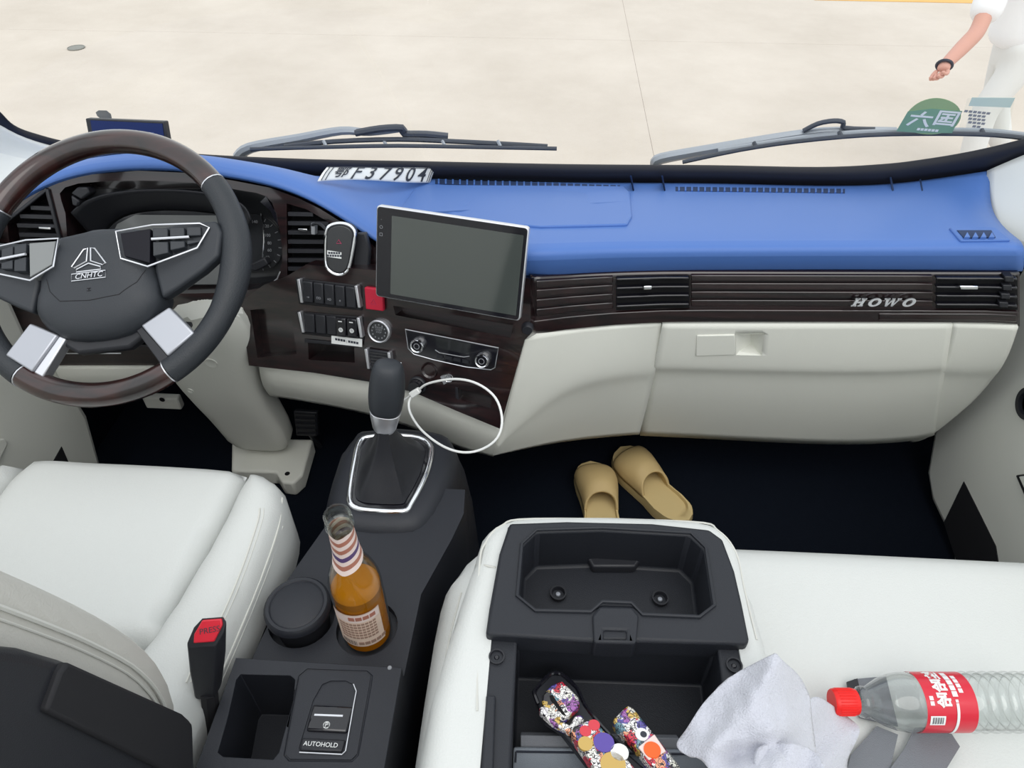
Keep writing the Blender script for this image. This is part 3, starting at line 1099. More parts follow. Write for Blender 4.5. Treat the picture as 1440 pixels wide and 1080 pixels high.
# gauge cluster inside the recess
gl = plate('gauge_face', PD, [(88, 270), (380, 270), (396, 410), (100, 410)], -.074, -.070, 'gauge', dash, h=0)
# hood inside the binnacle and lens
hood_a = [PD.px(u, v, -.004) for u, v in ((100, 300), (118, 282), (160, 270), (230, 266), (300, 272), (345, 286), (352, 310))]
hood_b = [PD.px(u, v, -.070) for u, v in ((140, 345), (152, 318), (180, 300), (230, 295), (290, 298), (330, 306), (340, 330))]
sheet('binnacle_hood', [hood_a, [lerp(a, b, .5) for a, b in zip(hood_a, hood_b)], hood_b], 'black', dash, solid=.003)
mat('cluster_display', (.20, .21, .21), .25, coat=.6)  # light grey base paints reflected light on cluster lens and left wheel inset
ln = plate('cluster_lens', PD, [(150, 345), (165, 315), (190, 302), (310, 303), (345, 330), (345, 400), (130, 400)], -.060, -.058, 'cluster_display', gl)
# right dial with figures and chrome arc
dial_c = PD.uv(346, 335, -.055)
rd = lplate('dial', PD, circ(dial_c[0] + .012, dial_c[1] - .01, .055, 36), -.068, -.062, 'gauge', gl)
tube('dial_arc', [PD.px(u, v, -.05) for u, v in ((367, 300), (370, 320), (371, 340), (369, 362))], .0014, 'chrome', gl, seg=6, sm=4)
for s, (u, v) in {'140': (362, 312), '120': (378, 318), '100': (380, 331), '80': (383, 342), '60': (383, 352), '40': (380, 362)}.items():
    text('dial_figure', s, .008, PD.mat(*PD.uv(u - 4, v, -.055), -.055), 'print_grey', gl)
for j in range(9):
    a = math.radians(60 - j * 17)
    q = dial_c[0] + .012 + .050 * math.cos(a), dial_c[1] - .01 + .050 * math.sin(a)
    lplate('dial_tick', PD, rrect(q[0], q[1], .006, .0012, .0004, a), -.062, -.0605, 'print_grey', gl)
pb = plate('trip_button_block', PD, [(352, 371), (372, 362), (378, 372), (360, 382), (352, 380)], -.05, -.03, 'black', dash, bevel=.003)
for pix in ([(99, 272), (108, 263), (122, 263), (126, 272), (114, 281)], [(99, 274), (112, 283), (108, 291), (101, 289)]):
    plate('cluster_key', PD, pix, -.02, .002, 'black', dash, bevel=.003)
plate('key_panel_edge', PD, [(374, 276), (388, 300), (391, 318), (380, 296), (366, 284)], -.01, .002, 'black_gloss', dash)
tube('silver_corner', [PD.px(u, v, .004) for u, v in ((394, 382), (390, 392), (378, 401))], .0012, 'satin', dash, seg=6)
# lower driver trim, seen through the wheel
raw('knee_trim', [at(40, 488, y=1.06), at(330, 488, y=1.06), at(330, 520, y=1.05), at(40, 520, y=1.05)], [(0, 1, 2, 3)], 'wood', dash, solid=.01, smooth=False)
tube('knee_trim_line', [at(70, 497, y=1.045), at(170, 497, y=1.045)], .0012, 'satin', dash, seg=6)
kp = [[at(u, v, y=y) for u in (20, 90, 160, 215)] for v, y in ((516, 1.045), (530, 1.04), (545, 1.05), (556, 1.08))]
sheet('driver_knee_panel', kp, 'cream', dash, sub=2)

# ================================================================== STEERING COLUMN AND WHEEL
sc_ = thing('steering_column', tuple(at(370, 640, z=.0)), 'cream steering column cover running down to the cab floor', 'steering column')


def quad_ring(c, ax, ay, w, h, r=.3, n=5):
    return [V(c) + V(ax) * x * w + V(ay) * y * h for x, y in rrect(0, 0, 1, 1, r, n=n)]


# shroud sections: left and right silhouettes
secs = [((232, 447), (338, 436), 1.00, .085), ((205, 500), (347, 482), 1.01, .10), ((232, 545), (352, 530), 1.03, .10), ((270, 582), (368, 578), 1.05, .095), ((305, 615), (395, 606), 1.08, .08), ((326, 648), (410, 640), 1.085, .07)]
rings = []
for (a, b, y, dep) in secs:
    A, B = at(*a, y=y), at(*b, y=y)
    rings.append(quad_ring((A + B) / 2 + V((0, dep / 2, 0)), (1, 0, 0), (0, 1, 0), abs(B.x - A.x), dep, .28))
shr = loft('shroud', rings, 'cream', sc_, sub=1)
SB = bvh(shr)
for (u, v), r in (((268, 549), .006), ((297, 510), .012), ((313, 460), .010)):
    p, n = hit(SB, u, v)
    if p: lathe('screw_well', [(0, .0004), (r * .6, .0006), (r, .002), (r * 1.05, -.002)], Matrix.Translation(p) @ n.to_track_quat('Z', 'Y').to_matrix().to_4x4(), 'cream', sc_, caps=False)
bz = .045
bp_ = [at(u, v, z=bz) for u, v in ((326, 615), (440, 617), (425, 668), (412, 680), (396, 678), (388, 664), (325, 662))]
prism('base_bracket', bp_, V((0, 0, 1)), -.045, 0, 'cream', sc_, bevel=.006, seg=3)
bc = at(404, 666, z=bz)
lathe('bracket_hole', [(0, .0006), (.0055, .0006), (.006, 0)], Matrix.Translation(bc), 'void', sc_, caps=False)
box('pedal_bracket', at(230, 564, y=1.16), (.085, .02, .035), 'cream', sc_, bevel=.004)
lathe('bracket_hole', [(0, .001), (.006, .001), (.0065, 0)], Matrix.Translation(at(228, 562, y=1.149)) @ Matrix.Rotation(math.pi / 2, 4, 'X'), 'void', sc_, caps=False)
box('tilt_lever', at(257, 459, y=.985), (.03, .02, .010), 'black', sc_, bevel=.003)

pd_ = thing('accelerator_pedal', tuple(at(432, 600, z=.02)), 'black ribbed accelerator pedal beside the steering column foot', 'pedal')
pz = [at(u, v, y=1.13) for u, v in ((412, 578), (446, 580), (447, 614), (416, 613))]
prism('pedal_plate', pz, V((0, .9, -.4)).normalized(), 0, .02, 'black', pd_, bevel=.004)
for j in range(5):
    t = (j + .5) / 5
    a, b = lerp(pz[0], pz[3], t), lerp(pz[1], pz[2], t)
    tube('pedal_rib', [a + V((.004, -.002, 0)), b + V((-.004, -.002, 0))], .003, 'black_matte', pd_, seg=6)
tube('pedal_arm', [(pz[2] + pz[3]) / 2 + V((0, .02, 0)), (pz[2] + pz[3]) / 2 + V((0, .06, -.12))], .008, 'black', pd_)

be = math.radians(52)
PW0 = Plane((-.696, .916, .692), (1, 0, 0), (0, math.sin(be), math.cos(be)))
wa = math.radians(9)
PW = Plane(PW0.o, PW0.ex * math.cos(wa) + PW0.ey * math.sin(wa), PW0.ey * math.cos(wa) - PW0.ex * math.sin(wa))
wheel = thing('steering_wheel', tuple(PW.o), 'steering wheel with black leather and dark wood rim, silver lower spokes', 'steering wheel')


def arc(a0, a1, R, h=0, n=40):
    return [PW.pt(R * math.cos(math.radians(lerp(a0, a1, i / n))), R * math.sin(math.radians(lerp(a0, a1, i / n))), h) for i in range(n + 1)]


RM = .2085
tube('rim_wood', arc(33, 147, RM), .0190, 'wood_rim', wheel, seg=16)
tube('rim_wood', arc(-128, -62, RM), .0190, 'wood_rim', wheel, seg=16)
tube('rim_leather', arc(-61.4, 32.4, RM), lambda t: .0202 + .0035 * max(0, math.sin((t - .35) / .5 * math.pi)) * (.35 < t < .85), 'wheel_leather', wheel, seg=16)
tube('rim_leather', arc(147.6, 231.4, RM), lambda t: .0202 + .0035 * max(0, math.sin((t - .15) / .5 * math.pi)) * (.15 < t < .65), 'wheel_leather', wheel, seg=16)
for a in (33, 147, -62, -128):
    tube('rim_joint', arc(a - .25, a + .25, RM, n=2), .0200, 'satin', wheel, seg=16)
# hub pad
hubo = [(-.088, .030), (-.05, .047), (0, .052), (.05, .047), (.088, .030), (.092, -.03), (.098, -.07), (.082, -.10), (.045, -.122), (0, -.127), (-.045, -.122), (-.082, -.10), (-.098, -.07), (-.092, -.03)]
PWh = Plane(PW.pt(0, 0, .012), PW.ex, PW.ey)
hub = pillow('hub_pad', hubo, 0, .030, .06, 'hub_black', wheel, step=.007, skirt=.03, plane=PWh)
HB = bvh(hub)


def on_hub(x, y, off=0):
    o = PW.pt(x, y, .2)
    p, n, i, d = HB.ray_cast(o, -PW.n)
    return (p if p else PW.pt(x, y, .02)) + PW.n * off


def hub_line(name, pts, r, m, closed=False, off=0, parent=wheel, sm=0):
    q = []
    c = len(pts)
    for i in range(c if closed else c - 1):
        a, b = pts[i], pts[(i + 1) % c]
        for j in range(5): q.append((lerp(a[0], b[0], j / 5), lerp(a[1], b[1], j / 5)))
    if not closed: q.append(pts[-1])
    return tube(name, [on_hub(x, y, off) for x, y in q], r, m, parent, closed=closed, seg=6, sm=sm)


hub_line('pad_seam', [(-.07, -.028), (-.062, -.05), (-.045, -.068), (0, -.072), (.045, -.068), (.07, -.05), (.08, -.03)], .0007, 'black_matte', parent=hub)
# side wings carrying the buttons
for s in (1, -1):
    wg = [(s * .084, .036), (s * .14, .044), (s * .188, .040), (s * .196, .02), (s * .190, -.018), (s * .165, -.038), (s * .125, -.062), (s * .10, -.075), (s * .090, -.03)]
    if s < 0: wg = wg[::-1]
    w = lplate('spoke_wing', PW, wg, .0, .024, 'hub_black', wheel, bevel=.006, seg=3)
    fr = [(s * .044, .030), (s * .098, .036), (s * .165, .036), (s * .178, .028), (s * .160, -.004), (s * .090, -.030), (s * .052, -.014)]
    hts = lambda x: .0465 - max(0, abs(x) - .07) * .19
    tube('silver_frame', [PW.pt(x, y, hts(x)) for x, y in fr], .0015, 'satin', w, closed=True, seg=8)
    ins = [(s * .050, .027), (s * .094, .031), (s * .092, -.024), (s * .056, -.010)]
    prism('wing_screen', [PW.pt(x, y, hts(x) - .003) for x, y in ins], PW.n, -.02, .0015, 'inset_dark' if s > 0 else 'cluster_display', w, bevel=.001)  # left inset lighter: sky reflection painted into its colour
    for r_ in range(2):
        for c_ in range(3):
            x0, x1 = s * (.098 + c_ * .024), s * (.119 + c_ * .0235)
            ya, yb = ((.031, .016), (.009, -.014 + c_ * .008))[r_]
            pts = [(x0, ya), (x1, ya - .001), (x1, yb + (.004 if r_ else 0)), (x0, yb)]
            prism('wheel_button', [PW.pt(x, y, hts(x) - .001) for x, y in pts], PW.n, -.018, .0015, 'hub_black', w, bevel=.0012)
    tube('silver_divider', [PW.pt(s * .097, .0125, hts(.097) + .002), PW.pt(s * .150, .0135, hts(.150) + .002)], .0022, 'satin', w, seg=8)
# silver lower spokes
for s in (1, -1):
    a = [(s * .058, -.105), (s * .096, -.078), (s * .128, -.118), (s * .139, -.152), (s * .098, -.182), (s * .088, -.150)]
    q = [(s * .064, -.112), (s * .108, -.088), (s * .146, -.134), (s * .104, -.165)]
    if s < 0: q = q[::-1]
    prism('lower_spoke', [PW.pt(x, y, .010) for x, y in q], PW.n, -.010, .008, 'silver_paint', wheel, bevel=.003, seg=3)
    q2 = [(s * .054, -.118), (s * .064, -.112), (s * .104, -.165), (s * .090, -.174)]
    if s < 0: q2 = q2[::-1]
    prism('spoke_edge', [PW.pt(x, y, .008) for x, y in q2], PW.n, -.014, .006, 'satin' if s < 0 else 'black', wheel, bevel=.002)
lplate('hub_underside', PW, [(-.09, -.07), (.09, -.07), (.075, -.118), (.04, -.142), (-.04, -.142), (-.075, -.118)], -.012, .008, 'black', wheel, bevel=.005)
# emblem: split triangle over a name bar
em = [[(-.0025, .030), (-.010, .028), (-.031, -.003), (-.026, -.006), (-.004, .004)],
      [(.0025, .030), (.010, .028), (.031, -.003), (.026, -.006), (.004, .004)],
      [(-.022, -.009), (0, .000), (.022, -.009), (.022, -.014), (-.022, -.014)]]
Ex = lambda x, y: on_hub(x * .84 - .0, y * .84 - .014, .0012)
for poly in em:
    tube('emblem_outline', [Ex(x, y) for x, y in poly], .0011, 'satin', wheel, closed=True, seg=6)
tube('emblem_bar', [Ex(x, y) for x, y in ((-.031, -.017), (.031, -.017), (.031, -.030), (-.031, -.030))], .0009, 'satin', wheel, closed=True, seg=6)
ec = on_hub(0, -.0335, .0012)
text('emblem_text', 'CNHTC', .0115, Matrix.Translation(ec) @ PW.mat().to_3x3().to_4x4(), 'satin', wheel, ext=.0005, shear=.2, sx=1.05)
hc_ = on_hub(0, -.055, .0006)
text('airbag_mark', 'H', .008, Matrix.Translation(hc_) @ PW.mat(rot=math.pi / 2).to_3x3().to_4x4(), 'black_matte', wheel)
tube('hub_boss', [PW.pt(0, -.02, .01), PW.pt(0, -.01, -.10)], .055, 'black', wheel, seg=20)
# light stalk
sk = thing('light_stalk', tuple(at(25, 365, y=1.0)), 'dark light-switch stalk with sun symbol poking out beside the wheel', 'stalk')
q = [at(u, v, y=.985) for u, v in ((-30, 372), (-20, 345), (6, 347), (30, 358), (40, 364), (36, 372), (10, 372))]
lev = prism('lever', q, V((0, 1, -.3)).normalized(), 0, .022, 'black', sk, bevel=.004)
text('sun_symbol', '☼', .016, Matrix.Translation(at(8, 358, y=.984)) @ PD.mat().to_3x3().to_4x4(), 'print_grey', sk)
bar_p = Plane(at(20, 364, y=.984), PD.ex, PD.ey)
bar('stalk_mark', bar_p, (12, 369), (19, 357), .0016, 0, .0008, 'print_grey', sk)

# ================================================================== THINGS ON THE DASH
hu = thing('head_unit', tuple(PF.px(635, 450, 0)), 'tablet-style display with black glass and thin silver edge', 'screen')
sc4 = [PF.uv(u, v, .052) for u, v in ((531, 289), (748, 320), (727, 452), (526, 416))]
cxs = sum(p[0] for p in sc4) / 4
cys = sum(p[1] for p in sc4) / 4
ang = math.atan2(sc4[1][1] - sc4[0][1] + sc4[2][1] - sc4[3][1], sc4[1][0] - sc4[0][0] + sc4[2][0] - sc4[3][0])
wS, hS = (sc4[1][0] - sc4[0][0] + sc4[2][0] - sc4[3][0]) / 2, (sc4[0][1] - sc4[3][1] + sc4[1][1] - sc4[2][1]) / 2
cen = lambda dx, dy: (cxs + dx * math.cos(ang) - dy * math.sin(ang), cys + dx * math.sin(ang) + dy * math.cos(ang))
lplate('casing', PF, rrect(cxs, cys, wS, hS, .006, ang), .040, .0512, 'satin', hu, bevel=.0015, angle=60)
gls = lplate('glass', PF, rrect(cxs, cys, wS - .004, hS - .004, .005, ang), .045, .0522, 'black_gloss', hu, angle=60)
x, y = cen(.010, -.002)
lplate('display', PF, rrect(x, y, wS - .034, hS - .022, .001, ang), .050, .0526, 'screen', hu)
for j, s in enumerate('·○□'):
    x, y = cen(-wS / 2 + .009, hS / 2 - .022 - j * .012)
    text('touch_key', s, .007, PF.mat(x, y, .0524), 'print_grey', hu, ext=.0001)
lplate('mount', PF, rrect(cxs, cys, .12, .09, .01, ang), .001, .041, 'black', hu, bevel=.004)

ph = thing('phone_holder', tuple(PD.px(480, 380, .03)), 'rounded chrome-edged phone holder clipped to the air vent', 'phone holder')
po = [(458, 330), (461, 320), (470, 315), (482, 314), (493, 318), (499, 327), (498, 340), (494, 362), (490, 378), (484, 385), (474, 386), (464, 381), (458, 371), (457, 350)]
pz_ = [PD.uv(u, v, .05) for u, v in po]
pzs = [(p.x, p.y) for p in smooth_poly([V((a, b, 0)) for a, b in pz_], 3)]
lplate('casing', PD, pzs, .028, .050, 'black', ph, bevel=.003)
tube('chrome_edge', [PD.pt(a, b, .050) for a, b in pzs], .0028, 'chrome', ph, closed=True, seg=8)
pcx, pcy = sum(a for a, b in pzs) / len(pzs), sum(b for a, b in pzs) / len(pzs)
fp = lplate('front_pad', PD, [(pcx + (a - pcx) * .86, pcy + (b - pcy) * .9) for a, b in pzs], .048, .0525, 'gauge', ph, bevel=.001)
tx, ty = PD.uv(476.5, 340, .053)
tube('triangle_mark', [PD.pt(tx + a, ty + b, .053) for a, b in ((0, .0035), (-.004, -.003), (.004, -.003))], .0009, 'pink_glow', ph, closed=True, seg=5)
tg = plate('paper_tag', PD, [(460, 352), (480, 355), (480, 364), (460, 361)], .0525, .0535, 'print_white', ph)
text('tag_text', '■■■■■\n■■■■■■', .0048, PD.mat(*PD.uv(470, 358, .054), .0537), 'print_dark', tg, ext=.0001)
tube('clip_arm', [PD.px(437, 325, .0), PD.px(440, 316, .015), PD.px(450, 315, .025), PD.px(460, 325, .03)], .003, 'black', ph, sm=4, seg=6)
bar('clip_block', PD, (440, 314), (440, 330), .007, .0, .016, 'print_grey', ph, bevel=.001)
plate('side_arm', PD, [(500, 328), (514, 327), (520, 350), (518, 386), (500, 388), (496, 372)], .012, .028, 'black', ph, bevel=.003)
plate('lower_foot', PD, [(466, 386), (484, 388), (482, 399), (462, 396)], .014, .03, 'black_gloss', ph, bevel=.002)
plate('foot_plate', PD, [(462, 396), (482, 400), (480, 404), (461, 400)], .014, .026, 'satin', ph, bevel=.001)

# licence plate lying on the pad against the glass
lpz = [on_pad(446, 259, .004), on_pad(605, 257, .004)]
lpb0, lpb1 = lpz
u_ = (lpb1 - lpb0)
tl, trr = at(461, 234, y=lpb0.y + .045), at(613, 236, y=lpb1.y + .045)
lic = thing('licence_plate', tuple((lpb0 + lpb1) / 2), 'white number plate reading 鄂F37904 leaning at the foot of the windscreen', 'licence plate')
nx = 16
rows = []
for t in (0, .25, .5, .75, 1):
    r = []
    for i in range(nx + 1):
        s = i / nx
        p = lerp(lerp(lpb0, lpb1, s), lerp(tl, trr, s), t)
        r.append(p + V((0, 0, .004 * math.sin(s * math.pi * 1.5 + .4) * (1 - t) + .002 * math.sin(t * math.pi))))
    rows.append(r)
sheet('plate_sheet', rows, 'print_white', lic, solid=.0012, sub=1)
PLp = Plane(lpb0, lpb1 - lpb0, (tl - lpb0))
PLp = Plane(lpb0, lpb1 - lpb0, PLp.n.cross((lpb1 - lpb0).normalized()))
wP, hP = (lpb1 - lpb0).length, (tl - lpb0).length


def on_plate(x, y, off=.0012):
    s, t = x / wP, y / hP
    return lerp(lerp(lpb0, lpb1, s), lerp(tl, trr, s), t) + V((0, 0, .004 * math.sin(s * math.pi * 1.5 + .4) * (1 - t) + 0.002 * math.sin(max(0, min(1, t)) * math.pi))) + PLp.n * off


def plate_text(s, size, cx, cy, sx=1, bold=0):
    text('character', s, size, None, 'print_dark', lic, ext=.0002, bold=bold, sx=sx, bend=lambda p: on_plate(cx + p.x, cy + p.y, .0016 + p.z))


plate_text('鄂', .040, wP * .145, hP * .50, bold=.0004)
for i, ch in enumerate('F37904'):
    plate_text(ch, .062, wP * (.27 + i * .122), hP * .46, sx=.92, bold=.0004)
for s0 in (.02, .05, .955, .975):
    tube('plate_line', [on_plate(wP * s0, hP * t, .001) for t in (.05, .5, .95)], .0008, 'print_dark', lic, seg=4)
tube('plate_line', [on_plate(wP * s / 10, hP * .95, .001) for s in range(11)], .0007, 'print_dark', lic, seg=4)

# small monitor standing at the left end of the dash
mon = thing('dash_monitor', tuple(at(177, 215, y=1.30)), 'small dark monitor standing on the dash behind the steering wheel', 'monitor')
Pm = Plane(at(177, 190, y=1.28), (1, -.03, 0), (0, .25, 1))
mc = [(120, 167), (231, 170.5), (238, 212), (128, 212)]
plate('casing', Pm, mc, -.016, 0, 'black', mon, bevel=.002)
dsp = plate('display', Pm, [(127, 169.5), (228, 173.5), (233, 211), (134, 211)], 0, .0012, 'monitor_screen', mon)
mat('osd_band', (.10, .14, .30), .4)
plate('display_band', Pm, [(139, 184), (216, 186), (218, 200), (141, 200)], .0012, .0018, 'osd_band', mon)
tube('stand', [Pm.px(180, 212, -.008), Pm.px(180, 235, -.01)], .012, 'black', mon)
stk = thing('windscreen_tag', tuple(on_glass(146, 165)), 'small pale oval tag stuck on the windscreen above the monitor', 'sticker')
Pg = Plane(on_glass(146, 162, .003), (1, .12, 0), (0, -.25, 1))
prism('tag', [Pg.px(u, v) for u, v in ((135, 158), (139, 155), (150, 155), (156, 160), (157, 166), (150, 167), (141, 166), (137, 163))], Pg.n, 0, .001, 'stain', stk)

# stickers on the glass, printed to be read from outside
gs = thing('round_green_sticker', tuple(on_glass(1308, 165)), 'round green windscreen sticker with large outlined characters, seen from behind', 'sticker')
Pq = Plane(on_glass(1310, 165, .003), (1, -.17, 0), (0, -.25, 1))
cq = [(1272, 170), (1277, 156), (1290, 144), (1306, 138), (1322, 138), (1338, 144), (1348, 154), (1350, 168), (1340, 182), (1318, 189), (1296, 188), (1280, 182)]
prism('disc', smooth_poly([Pq.px(u, v) for u, v in cq], 3), Pq.n, 0, .0006, 'sticker_green_light', gs)
pl6 = [(1262, 183), (1277, 155), (1310, 152), (1352, 157), (1339, 188), (1290, 186)]
prism('banner', [Pq.px(u, v) for u, v in pl6], Pq.n, .0006, .0012, 'sticker_green', gs)
for ch, u, w in (('六', 1294, 1), ('国', 1330, 1)):
    x, y = Pq.uv(u, 168)
    text('character', ch, .040, Pq.mat(x, y, .0016) @ Matrix.Diagonal((-1.05, .85, 1, 1)), 'print_white', gs, ext=.0002, bold=.0006)
x, y = Pq.uv(1305, 182.5)
text('small_print', '■■■■■■', .007, Pq.mat(x, y, .0016) @ Matrix.Diagonal((-1, 1, 1, 1)), 'print_white', gs, ext=.0001)
cs = thing('inspection_sticker', tuple(on_glass(1385, 165)), 'see-through rectangular sticker with green header beside the round green sticker', 'sticker')
Pq2 = Plane(on_glass(1385, 162, .003), (1, -.24, 0), (0, -.25, 1))
prism('film', [Pq2.px(u, v) for u, v in ((1360, 136), (1425, 138), (1418, 186), (1350, 181))], Pq2.n, 0, .0006, 'clear_plastic', cs)
prism('header', [Pq2.px(u, v) for u, v in ((1366, 135), (1425, 138), (1419, 152), (1362, 147))], Pq2.n, .0006, .001, 'sticker_pale', cs)
for j in range(5):
    x, y = Pq2.uv(1374, 157 + j * 5.2)
    text('small_print', '■' * (6, 4, 4, 4, 2)[j], .008, Pq2.mat(x, y, .0012) @ Matrix.Diagonal((-1, .8, 1, 1)), 'print_grey', cs, ext=.0001)

# wipers outside the glass
w1 = thing('windscreen_wiper', tuple(on_glass(560, 206)), 'long windscreen wiper resting low across the driver side', 'wiper', 'wipers on the windscreen')
G = lambda u, v, o: on_glass(u, v, -o)
tube('blade', [G(u, v, .012) for u, v in ((352, 210), (450, 207), (560, 205), (680, 207), (783, 209))], .0045, 'wiper', w1, sm=3, seg=8)
tube('spine', [G(u, v, .028) for u, v in ((400, 206), (470, 199), (560, 196), (640, 199), (720, 203), (770, 206))], .0055, 'wiper', w1, sm=3, seg=8)
tube('arm', [G(u, v, .045) for u, v in ((335, 222), (352, 208), (420, 195), (480, 184), (520, 186), (566, 181))], lambda t: .013 - .006 * t, 'wiper_light', w1, sm=4, seg=8)
tube('arm_hook', [G(u, v, .04) for u, v in ((500, 187), (535, 181), (566, 180), (568, 188), (600, 189), (630, 192))], .008, 'wiper', w1, sm=3, seg=8)
for u in (455, 540, 622, 700): tube('yoke', [G(u, 198, .026), G(u + 4, 206, .014)], .004, 'wiper_light', w1, seg=6)
w2 = thing('windscreen_wiper', tuple(on_glass(1180, 200)), 'windscreen wiper rising from the centre toward the passenger side', 'wiper', 'wipers on the windscreen')
tube('blade', [G(u, v, .012) for u, v in ((960, 228), (1040, 211), (1120, 199), (1220, 190), (1320, 188), (1400, 190), (1460, 197))], .0045, 'wiper', w2, sm=3, seg=8)
tube('spine', [G(u, v, .028) for u, v in ((1010, 212), (1090, 199), (1180, 188), (1280, 184), (1380, 184), (1440, 190))], .0055, 'wiper_light', w2, sm=3, seg=8)
tube('arm', [G(u, v, .045) for u, v in ((922, 231), (930, 223), (1000, 210), (1080, 196), (1140, 187), (1185, 184), (1260, 184))], lambda t: .013 - .006 * t, 'wiper_light', w2, sm=4, seg=8)
tube('arm_hook', [G(u, v, .04) for u, v in ((1130, 184), (1150, 174), (1172, 170), (1186, 172), (1188, 180), (1230, 182))], .005, 'wiper', w2, sm=3, seg=8)
for u, v in ((1060, 204), (1180, 189), (1290, 185), (1380, 186)): tube('yoke', [G(u, v - 4, .026), G(u + 4, v + 4, .014)], .004, 'wiper', w2, seg=6)

# ================================================================== FLOOR CONSOLE AND GEAR LEVER
con = thing('centre_console', (-.27, .5, 0), 'black plastic floor console between the seats with bin and cup holders', 'console')
ZD, ZB = .372, .405
PZ = lambda z: Plane((0, 0, z), (1, 0, 0), (0, 1, 0))
PCd = PZ(ZD)
deck_o = [(-.125, .76), (-.34, .76), (-.34, .67), (-.375, .56), (-.384, .425), (-.172, .425), (-.168, .56), (-.135, .66), (-.122, .71)]
lid_c = PCd.uv(424, 868)
bot_c = (-.236, .503)
cup1 = circ(lid_c[0], lid_c[1], .047, 28)
cup2 = circ(bot_c[0], bot_c[1], .043, 28)
dk = holed('deck', PCd, deck_o, [(cup1, .03), (cup2, .015)], .36, 'console_black', con, bevel=.006, seg=3)
# rear box
PCb = PZ(ZB)
bx_o = [(-.391, .432), (-.17, .432), (-.168, .15), (-.391, .15)]
bin_h = [PCb.uv(u, v) for u, v in ((338, 948), (408, 950), (415, 956), (412, 985), (392, 1058), (384, 1068), (314, 1064), (306, 1058), (320, 1010), (332, 956))]
epb_h = [PCb.uv(u, v) for u, v in ((432, 940), (516, 943), (524, 950), (522, 964), (504, 1062), (495, 1071), (406, 1070), (399, 1062), (420, 950))]
rb = holed('rear_box', PCb, bx_o, [(bin_h, .12), (epb_h, .002)], .40, 'console_black', con, bevel=.007, seg=3)
ep_ = con
ein = [PCb.uv(u, v) for u, v in ((434, 943), (515, 946), (521, 951), (519, 964), (502, 1060), (494, 1068), (408, 1067), (402, 1061), (423, 952))]
eh = [PCb.uv(u, v) for u, v in ((453, 962), (465, 957), (486, 957), (497, 962), (501, 972), (498, 988), (486, 1056), (481, 1061), (421, 1058), (420, 1052), (440, 985))]
pk = holed('parking_brake_panel', PCb, ein, [(eh, .022)], .003, 'console_black', con, h=-.0002, angle=30)
tube('silver_edge', [PCb.px(u, v, .001) for u, v in ((497, 962), (501, 972), (498, 988), (486, 1056), (481, 1061), (421, 1058))], .0009, 'satin', pk, seg=6)
lplate('switch_well', PCb, [(sum(p[0] for p in eh) / len(eh) + (a - sum(p[0] for p in eh) / len(eh)) * .97, sum(p[1] for p in eh) / len(eh) + (b - sum(p[1] for p in eh) / len(eh)) * .97) for a, b in eh], -.022, -.019, 'void', pk)  # near-black liner paints the shade inside the switch recess
sw = [PCb.uv(u, v, .002) for u, v in ((440, 990), (497, 993), (488, 1030), (430, 1027))]
bk = lplate('brake_switch', PCb, sw, -.02, .002, 'black_gloss', pk, bevel=.003)
bar('switch_line', PCb, (442, 1005), (482, 1006.5), .0022, .002, .0032, 'satin', pk)
x, y = PCb.uv(459, 1019, .003)
lathe('brake_ring', [(.0042, 0), (.0042, .0005), (.0034, .0005), (.0034, 0)], PCb.mat(x, y, .002), 'print_white', pk, caps=False, seg=18)
text('brake_letter', '(P)', .0075, PCb.mat(x, y, .0024), 'print_white', pk, ext=.0001)
ab = lplate('auto_hold_button', PCb, [PCb.uv(u, v, .001) for u, v in ((425, 1037), (486, 1040), (481, 1057), (421, 1055))], -.02, .001, 'black', pk, bevel=.002)
x, y = PCb.uv(451, 1047, .0012)
text('button_text', 'AUTOHOLD', .0075, PCb.mat(x, y, .0013), 'print_white', ab, ext=.0001)
lathe('screw_head', [(0, .001), (.0025, .001), (.003, 0)], PCb.mat(*PCb.uv(548, 939)), 'print_grey', con, caps=False, seg=10)
# front pod carrying the lever
pod = [(-.34, .89), (-.20, .90), (-.155, .875), (-.142, .82), (-.15, .74), (-.175, .675), (-.215, .655), (-.30, .655), (-.345, .685), (-.36, .76)]
pillow('gear_pod', pod, .335, .052, .035, 'console_black', con, step=.009, skirt=.03)
pdc = V((-.25, .775, 0))
pp_ = smooth_poly([V((x, y, 0)) for x, y in pod], 3)
loft('pod_skirt', [[pdc + (p - pdc) * k + V((0, 0, z)) for p in pp_] for k, z in ((.985, .336), (1.06, .30), (1.16, .2), (1.25, .001))], 'console_black', con)
PG = PZ(.389)
rg = [(505, 624), (517, 615), (555, 613), (590, 616), (605, 627), (606, 640), (598, 670), (577, 710), (566, 719), (520, 718), (500, 714), (492, 704), (494, 680), (499, 650)]
rgp = smooth_poly([PG.px(u, v) for u, v in rg], 3)
tube('chrome_bezel', rgp, .0055, 'chrome', con, closed=True, seg=10)
prism('selector_plate', [lerp(p, sum(rgp, V()) / len(rgp), .04) for p in rgp], V((0, 0, 1)), -.004, .002, 'black_gloss', con)
for s, u, v in (('D', 512, 672), ('R', 523, 630), ('N', 519, 640)):
    text('gear_letter', s, .009 if s == 'D' else .005, PG.mat(*PG.uv(u, v), .0025), 'print_white', con, ext=.0002)

gl_ = thing('gear_lever', tuple(PG.px(548, 660)), 'black gear selector with silver collar and leather boot', 'gear lever')
kb = at(541, 600, d=1.125)
kt = at(546, 512, d=1.06)
ax = (kt - kb).normalized()
sx_ = V((1, 0, 0))
sy_ = ax.cross(sx_).normalized()
sx_ = sy_.cross(ax).normalized()
rc = sum(rgp, V()) / len(rgp)


